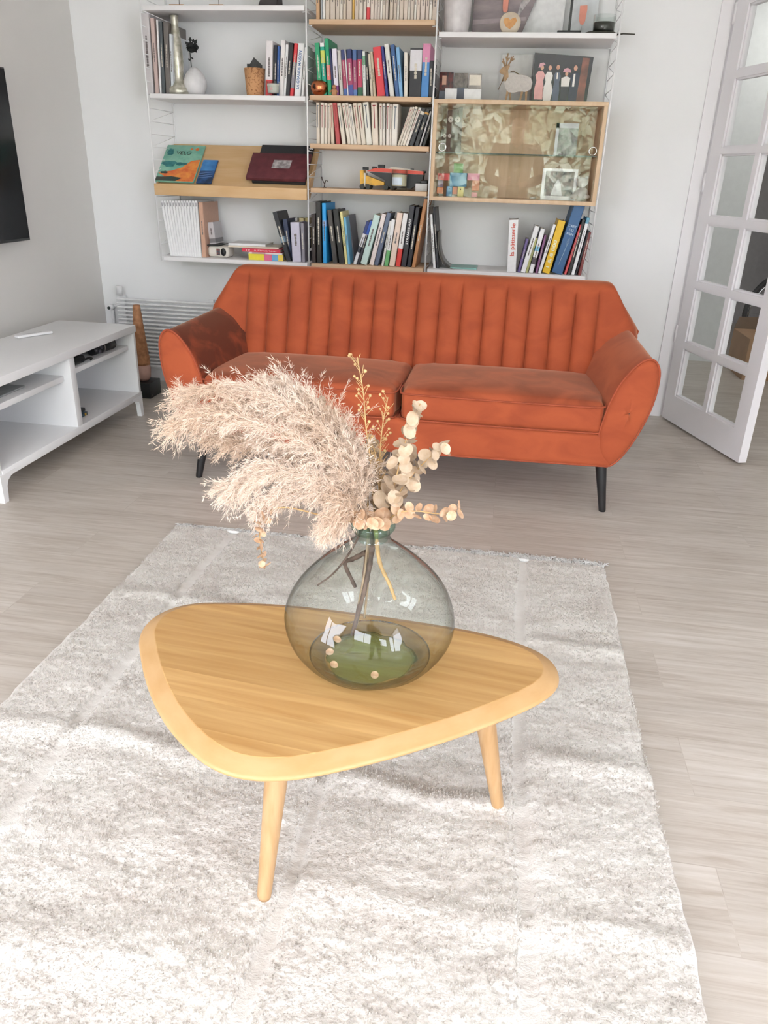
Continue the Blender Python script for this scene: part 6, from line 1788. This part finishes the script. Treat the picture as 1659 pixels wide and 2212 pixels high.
# radiator
def radiator():
    t = thing('radiator', (.2, -.06, .11), 'white horizontal tube radiator low on the back wall behind the bench', 'radiator')
    x0_, x1_ = -.405, 1.0
    b = MB(); k = 0; z = .118
    while z < .500:
        b.rbox((x0_, -.078, z), (x1_, -.058, z + .0125), .005, 2); z += .0225
    put('tubes', b, mat('radiator_white', 'F2F1F2', .35), t)
    for x in (x0_ + .012, x0_ + .55, x1_ - .03): put('header', MB().box((x, -.057, .112), (x + .03, -.035, .505)), mat('radiator_white', 'F2F1F2', .35), t)
    put('foot_plate', MB().box((x0_, -.073, .100), (x1_, -.040, .112)), mat('radiator_white', 'F2F1F2', .35), t)
    put('vent_cap', MB().tube([(x0_ + .022, -.066, .505), (x0_ + .022, -.066, .556)], .016, 16), mat('radiator_white', 'F2F1F2', .35), t)
radiator()
t = thing('radiator_valve', (-.455, -.05, .44), 'small white valve knob with dark centre left of the radiator', 'valve')
put('knob', MB().tube([(-.455, -.035, .430), (-.455, -.075, .430)], [.018, .015], 16), M_white, t)
put('pipe', MB().tube([(-.455, -.032, .0), (-.455, -.032, .43), (-.40, -.032, .45)], .010, 10), mat('radiator_white', 'F2F1F2', .35), t)
put('dark_cap', MB().tube([(-.455, -.0745, .430), (-.455, -.079, .430)], .009, 12), mat('valve_dark', '38403C', .4), t)
# carved wooden tribal-like post on black plinth
t = thing('wooden_sculpture', (-.16, -.32, 0), 'slender carved wooden column on a black block between bench and radiator', 'sculpture')
put('plinth', MB().rbox((-.24, -.395, 0), (-.095, -.255, .085), .002, 1), mat('plinth_black', '1E2020', .4), t)
prof = [(.001, .085), (.028, .088), (.040, .105), (.044, .14), (.043, .175)]
put('pink_foot', MB().lathe(prof + [(.001, .176)], (-.160, -.325, 0), 24), mat('pink_wood', 'CBA596', .6, vscale=20), t)
prof = [(.001, .175), (.0435, .176)]
for k in range(9):
    z = .19 + k * .034; r_ = .044 - k * .0028
    prof += [(r_, z), (r_ * .93, z + .012), (r_ * .98, z + .02)]
prof += [(.018, .50), (.001, .502)]
put('carved_column', MB().lathe(prof, (-.160, -.325, 0), 24), mat('carved_wood', 'BE8A62', .75, vscale=35, second='9A6A48', bump=.4, bscale=120), t)
put('cable', MB().tube(spline([(-.42, -1.0, .004), (-.3, -1.15, .004), (-.22, -1.05, .004), (-.12, -.98, .05), (-.1, -.9, .088)], 24), .003, 6), mat('grey_cable', '8A8680', .5), origin=(-.3, -1.1, 0), label='thin grey cable hanging under the TV bench', category='cable')

# ================================================================== HALLWAY THINGS
t = thing('cardboard_box', (3.55, 1.25, 0), 'brown cardboard box on the hallway floor behind the glazed door', 'box')
M_card = mat('cardboard', 'B08A66', .85, vscale=8)
put('carton', MB().box((3.42, 1.02, 0), (3.78, 1.42, .27)), M_card, t)
put('flap', MB().prism([(3.42, .27), (3.78, .27), (3.80, .36), (3.44, .35)], 1.42, 1.426, 'y'), mat('cardboard_dark', '7E664E', .85), t)
text_mesh('printed_mark', '5', .09, Matrix(((1, 0, 0, .05), (0, 0, -1, -.2305), (0, 1, 0, .13), (0, 0, 0, 1))), mat('green_print', '4C6A56', .7), t)
t = thing('bicycle', (3.95, 1.9, 0), 'dark bicycle with shiny wheel parked in the hallway behind the glazed door', 'bicycle')
wc = (3.98, 1.62, .58)
def ring(c, R_, r_, n=40, tr=None):
    mb = MB(); V = []; F = []
    for i in range(n):
        a = 2 * PI * i / n
        for k in range(8):
            b = 2 * PI * k / 8
            V.append((c[0] + (R_ + r_ * math.cos(b)) * math.cos(a), c[1] + r_ * math.sin(b), c[2] + (R_ + r_ * math.cos(b)) * math.sin(a)))
    for i in range(n):
        for k in range(8):
            F.append((i * 8 + k, ((i + 1) % n) * 8 + k, ((i + 1) % n) * 8 + (k + 1) % 8, i * 8 + (k + 1) % 8))
    return mb.add(V, F, True)
for cx_ in (3.88, 4.58):
    wc = (cx_, 1.75, .33)
    w_ = put('wheel', ring(wc, .315, .018), mat('tyre', '222324', .6), t)
    put('rim', ring(wc, .288, .008), M_chrome, w_)
    sp = MB()
    for k in range(14):
        a = k * PI / 7
        sp.tube([wc, (wc[0] + .285 * math.cos(a), wc[1], wc[2] + .285 * math.sin(a))], .0012, 4)
    put('spokes', sp, M_chrome, w_)
fm = MB()
for a, b in (((3.88, .33), (3.98, .82)), ((3.96, .72), (4.28, .30)), ((3.98, .80), (4.41, .80)), ((4.28, .30), (4.43, .88)), ((4.28, .30), (4.58, .33)), ((4.58, .33), (4.41, .80))):
    fm.tube([(a[0], 1.75, a[1]), (b[0], 1.75, b[1])], .014, 8)
put('frame', fm, mat('bike_frame', '3A3C40', .3, .3), t)
put('handlebar', MB().tube([(4.02, 1.50, 1.0), (3.98, 1.60, .95), (4.07, 1.75, .93), (3.98, 1.90, .95), (4.02, 2.0, 1.0)], .012, 8), M_chrome, t)
put('saddle', MB().rbox((4.44, 1.69, .87), (4.68, 1.81, .92), .02, 3), M_black, t)

# ================================================================== THE PHOTOGRAPHER (seen only as a reflection)
def skin_mesh(name, pts, edges, rads, m, parent, root=0, sub=2):
    me = D.meshes.new(name)
    me.from_pydata([Vector(p) - ORG[parent.name] for p in pts], edges, [])
    me.materials.append(m)
    o = D.objects.new(name, me); COL.objects.link(o); o.parent = parent
    md = o.modifiers.new('skin', 'SKIN')
    if not me.skin_vertices: return o
    for i, r_ in enumerate(rads):
        sv = me.skin_vertices[0].data[i]
        sv.radius = (r_, r_) if not isinstance(r_, tuple) else r_
        sv.use_root = (i == root)
    s2 = o.modifiers.new('sub', 'SUBSURF'); s2.levels = sub; s2.render_levels = sub
    md.use_smooth_shade = True
    return o
def person():
    bx, by = 1.80, -4.66
    t = thing('person', (bx, by, 0), 'person in a dark sweater and trousers standing behind the camera holding a phone', 'person')
    def P(x, y, z): return (bx + x, by + y, z)
    M_sk = mat('skin', 'C89A80', .55, var=.04); M_sw = mat('charcoal_sweater', '3A3C44', .85, vscale=60); M_tr = mat('dark_trousers', '2C3040', .8); M_hr = mat('brown_hair', '3A2A20', .7, vscale=60, stretch=(8, 8, 1))
    # body: pelvis root, legs, spine, neck, head, arms, palms
    pts = [P(0, 0, .95), P(0, .0, 1.15), P(0, .0, 1.36), P(0, .01, 1.50), P(0, .03, 1.60), P(0, .045, 1.69), P(0, .04, 1.755),
           P(-.19, 0, 1.45), P(-.255, .0, 1.18), P(-.085, .26, 1.13), P(.19, 0, 1.45), P(.255, .0, 1.18), P(.085, .26, 1.13),
           P(-.095, 0, .88), P(-.11, .015, .49), P(-.12, -.01, .09), P(-.13, .13, .035), P(.095, 0, .88), P(.11, .015, .49), P(.12, -.01, .09), P(.13, .13, .035),
           P(-.055, .30, 1.135), P(.055, .30, 1.135), P(-.048, .335, 1.15), P(.048, .335, 1.15)]
    edges = [(0, 1), (1, 2), (2, 3), (3, 4), (4, 5), (5, 6), (2, 7), (7, 8), (8, 9), (2, 10), (10, 11), (11, 12), (0, 13), (13, 14), (14, 15), (15, 16), (0, 17), (17, 18), (18, 19), (19, 20), (9, 21), (12, 22), (21, 23), (22, 24)]
    rads = [(.145, .105), (.13, .10), (.15, .105), (.055, .055), (.062, .075), (.078, .095), (.062, .075), .052, .042, .026, .052, .042, .026, .085, .058, .038, .032, .085, .058, .038, .032, (.016, .032), (.016, .032), (.012, .030), (.012, .030)]
    body = skin_mesh('body', pts, edges, rads, M_sk, t)
    nose = MB().rbox(P(-.012, .135, 1.66), P(.012, .165, 1.70), .008, 2).ball(P(-.088, .04, 1.68), .022, (.4, .8, 1.3), 8).ball(P(.088, .04, 1.68), .022, (.4, .8, 1.3), 8)
    put('face', nose.ball(P(-.03, .128, 1.705), .011, n=8).ball(P(.03, .128, 1.705), .011, n=8).rbox(P(-.022, .120, 1.632), P(.022, .137, 1.642), .004, 2), M_sk, t)
    hb = MB().ball(P(0, .018, 1.735), .100, (.92, 1.02, .95), 12)
    put('hair', hb, M_hr, t)
    # five fingers on each side of the phone
    for sg in (-1, 1):
        for k in range(4):
            z = 1.118 + k * .019; L = (.052, .060, .058, .048)[k]
            f = [P(sg * .050, .330, z), P(sg * .052, .352, z + .006), P(sg * .044, .362, z + .010), P(sg * (.044 - L * .35), .352, z + .014)]
            skin_mesh('finger', f, [(0, 1), (1, 2), (2, 3)], [.0085, .008, .0075, .0065], M_sk, t)
        skin_mesh('thumb', [P(sg * .056, .305, 1.150), P(sg * .050, .325, 1.185), P(sg * .036, .332, 1.200)], [(0, 1), (1, 2)], [.011, .0095, .0075], M_sk, t)
    tp = [P(0, 0, .98), P(0, 0, 1.15), P(0, 0, 1.36), P(0, .01, 1.47), P(-.19, 0, 1.45), P(-.257, -.002, 1.18), P(-.10, .235, 1.13), P(.19, 0, 1.45), P(.257, -.002, 1.18), P(.10, .235, 1.13), P(0, 0, .88)]
    skin_mesh('sweater', tp, [(0, 1), (1, 2), (2, 3), (2, 4), (4, 5), (5, 6), (2, 7), (7, 8), (8, 9), (0, 10)], [(.165, .125), (.155, .12), (.175, .125), (.075, .07), .070, .058, .040, .070, .058, .040, (.165, .125)], M_sw, t)
    lp = [P(0, 0, .93), P(-.095, 0, .86), P(-.11, .015, .49), P(-.12, -.01, .10), P(.095, 0, .86), P(.11, .015, .49), P(.12, -.01, .10)]
    skin_mesh('trousers', lp, [(0, 1), (1, 2), (2, 3), (0, 4), (4, 5), (5, 6)], [(.155, .115), .100, .074, .060, .100, .074, .060], M_tr, t)
    for sg in (-1, 1):
        put('shoe', MB().rbox(P(sg * .13 - .048, -.07, 0), P(sg * .13 + .048, .20, .085), .035, 4), mat('dark_shoe', '242424', .5), t)
    c = CAM_POS - fw * .0125
    R3 = Matrix((r2, u2, -fw)).transposed().to_4x4(); R3.translation = c
    ph = thing('phone', tuple(c), 'black mobile phone held in both hands of the standing person', 'phone')
    put('case', MB().rbox((-.036, -.090, -.004), (.036, .060, .004), .004, 3, tr=R3), M_black, ph)
    put('phone_screen', MB().box((-.033, -.087, .0040), (.033, .057, .0044), tr=R3), mat('phone_glass', '20242A', .1), ph)
person()
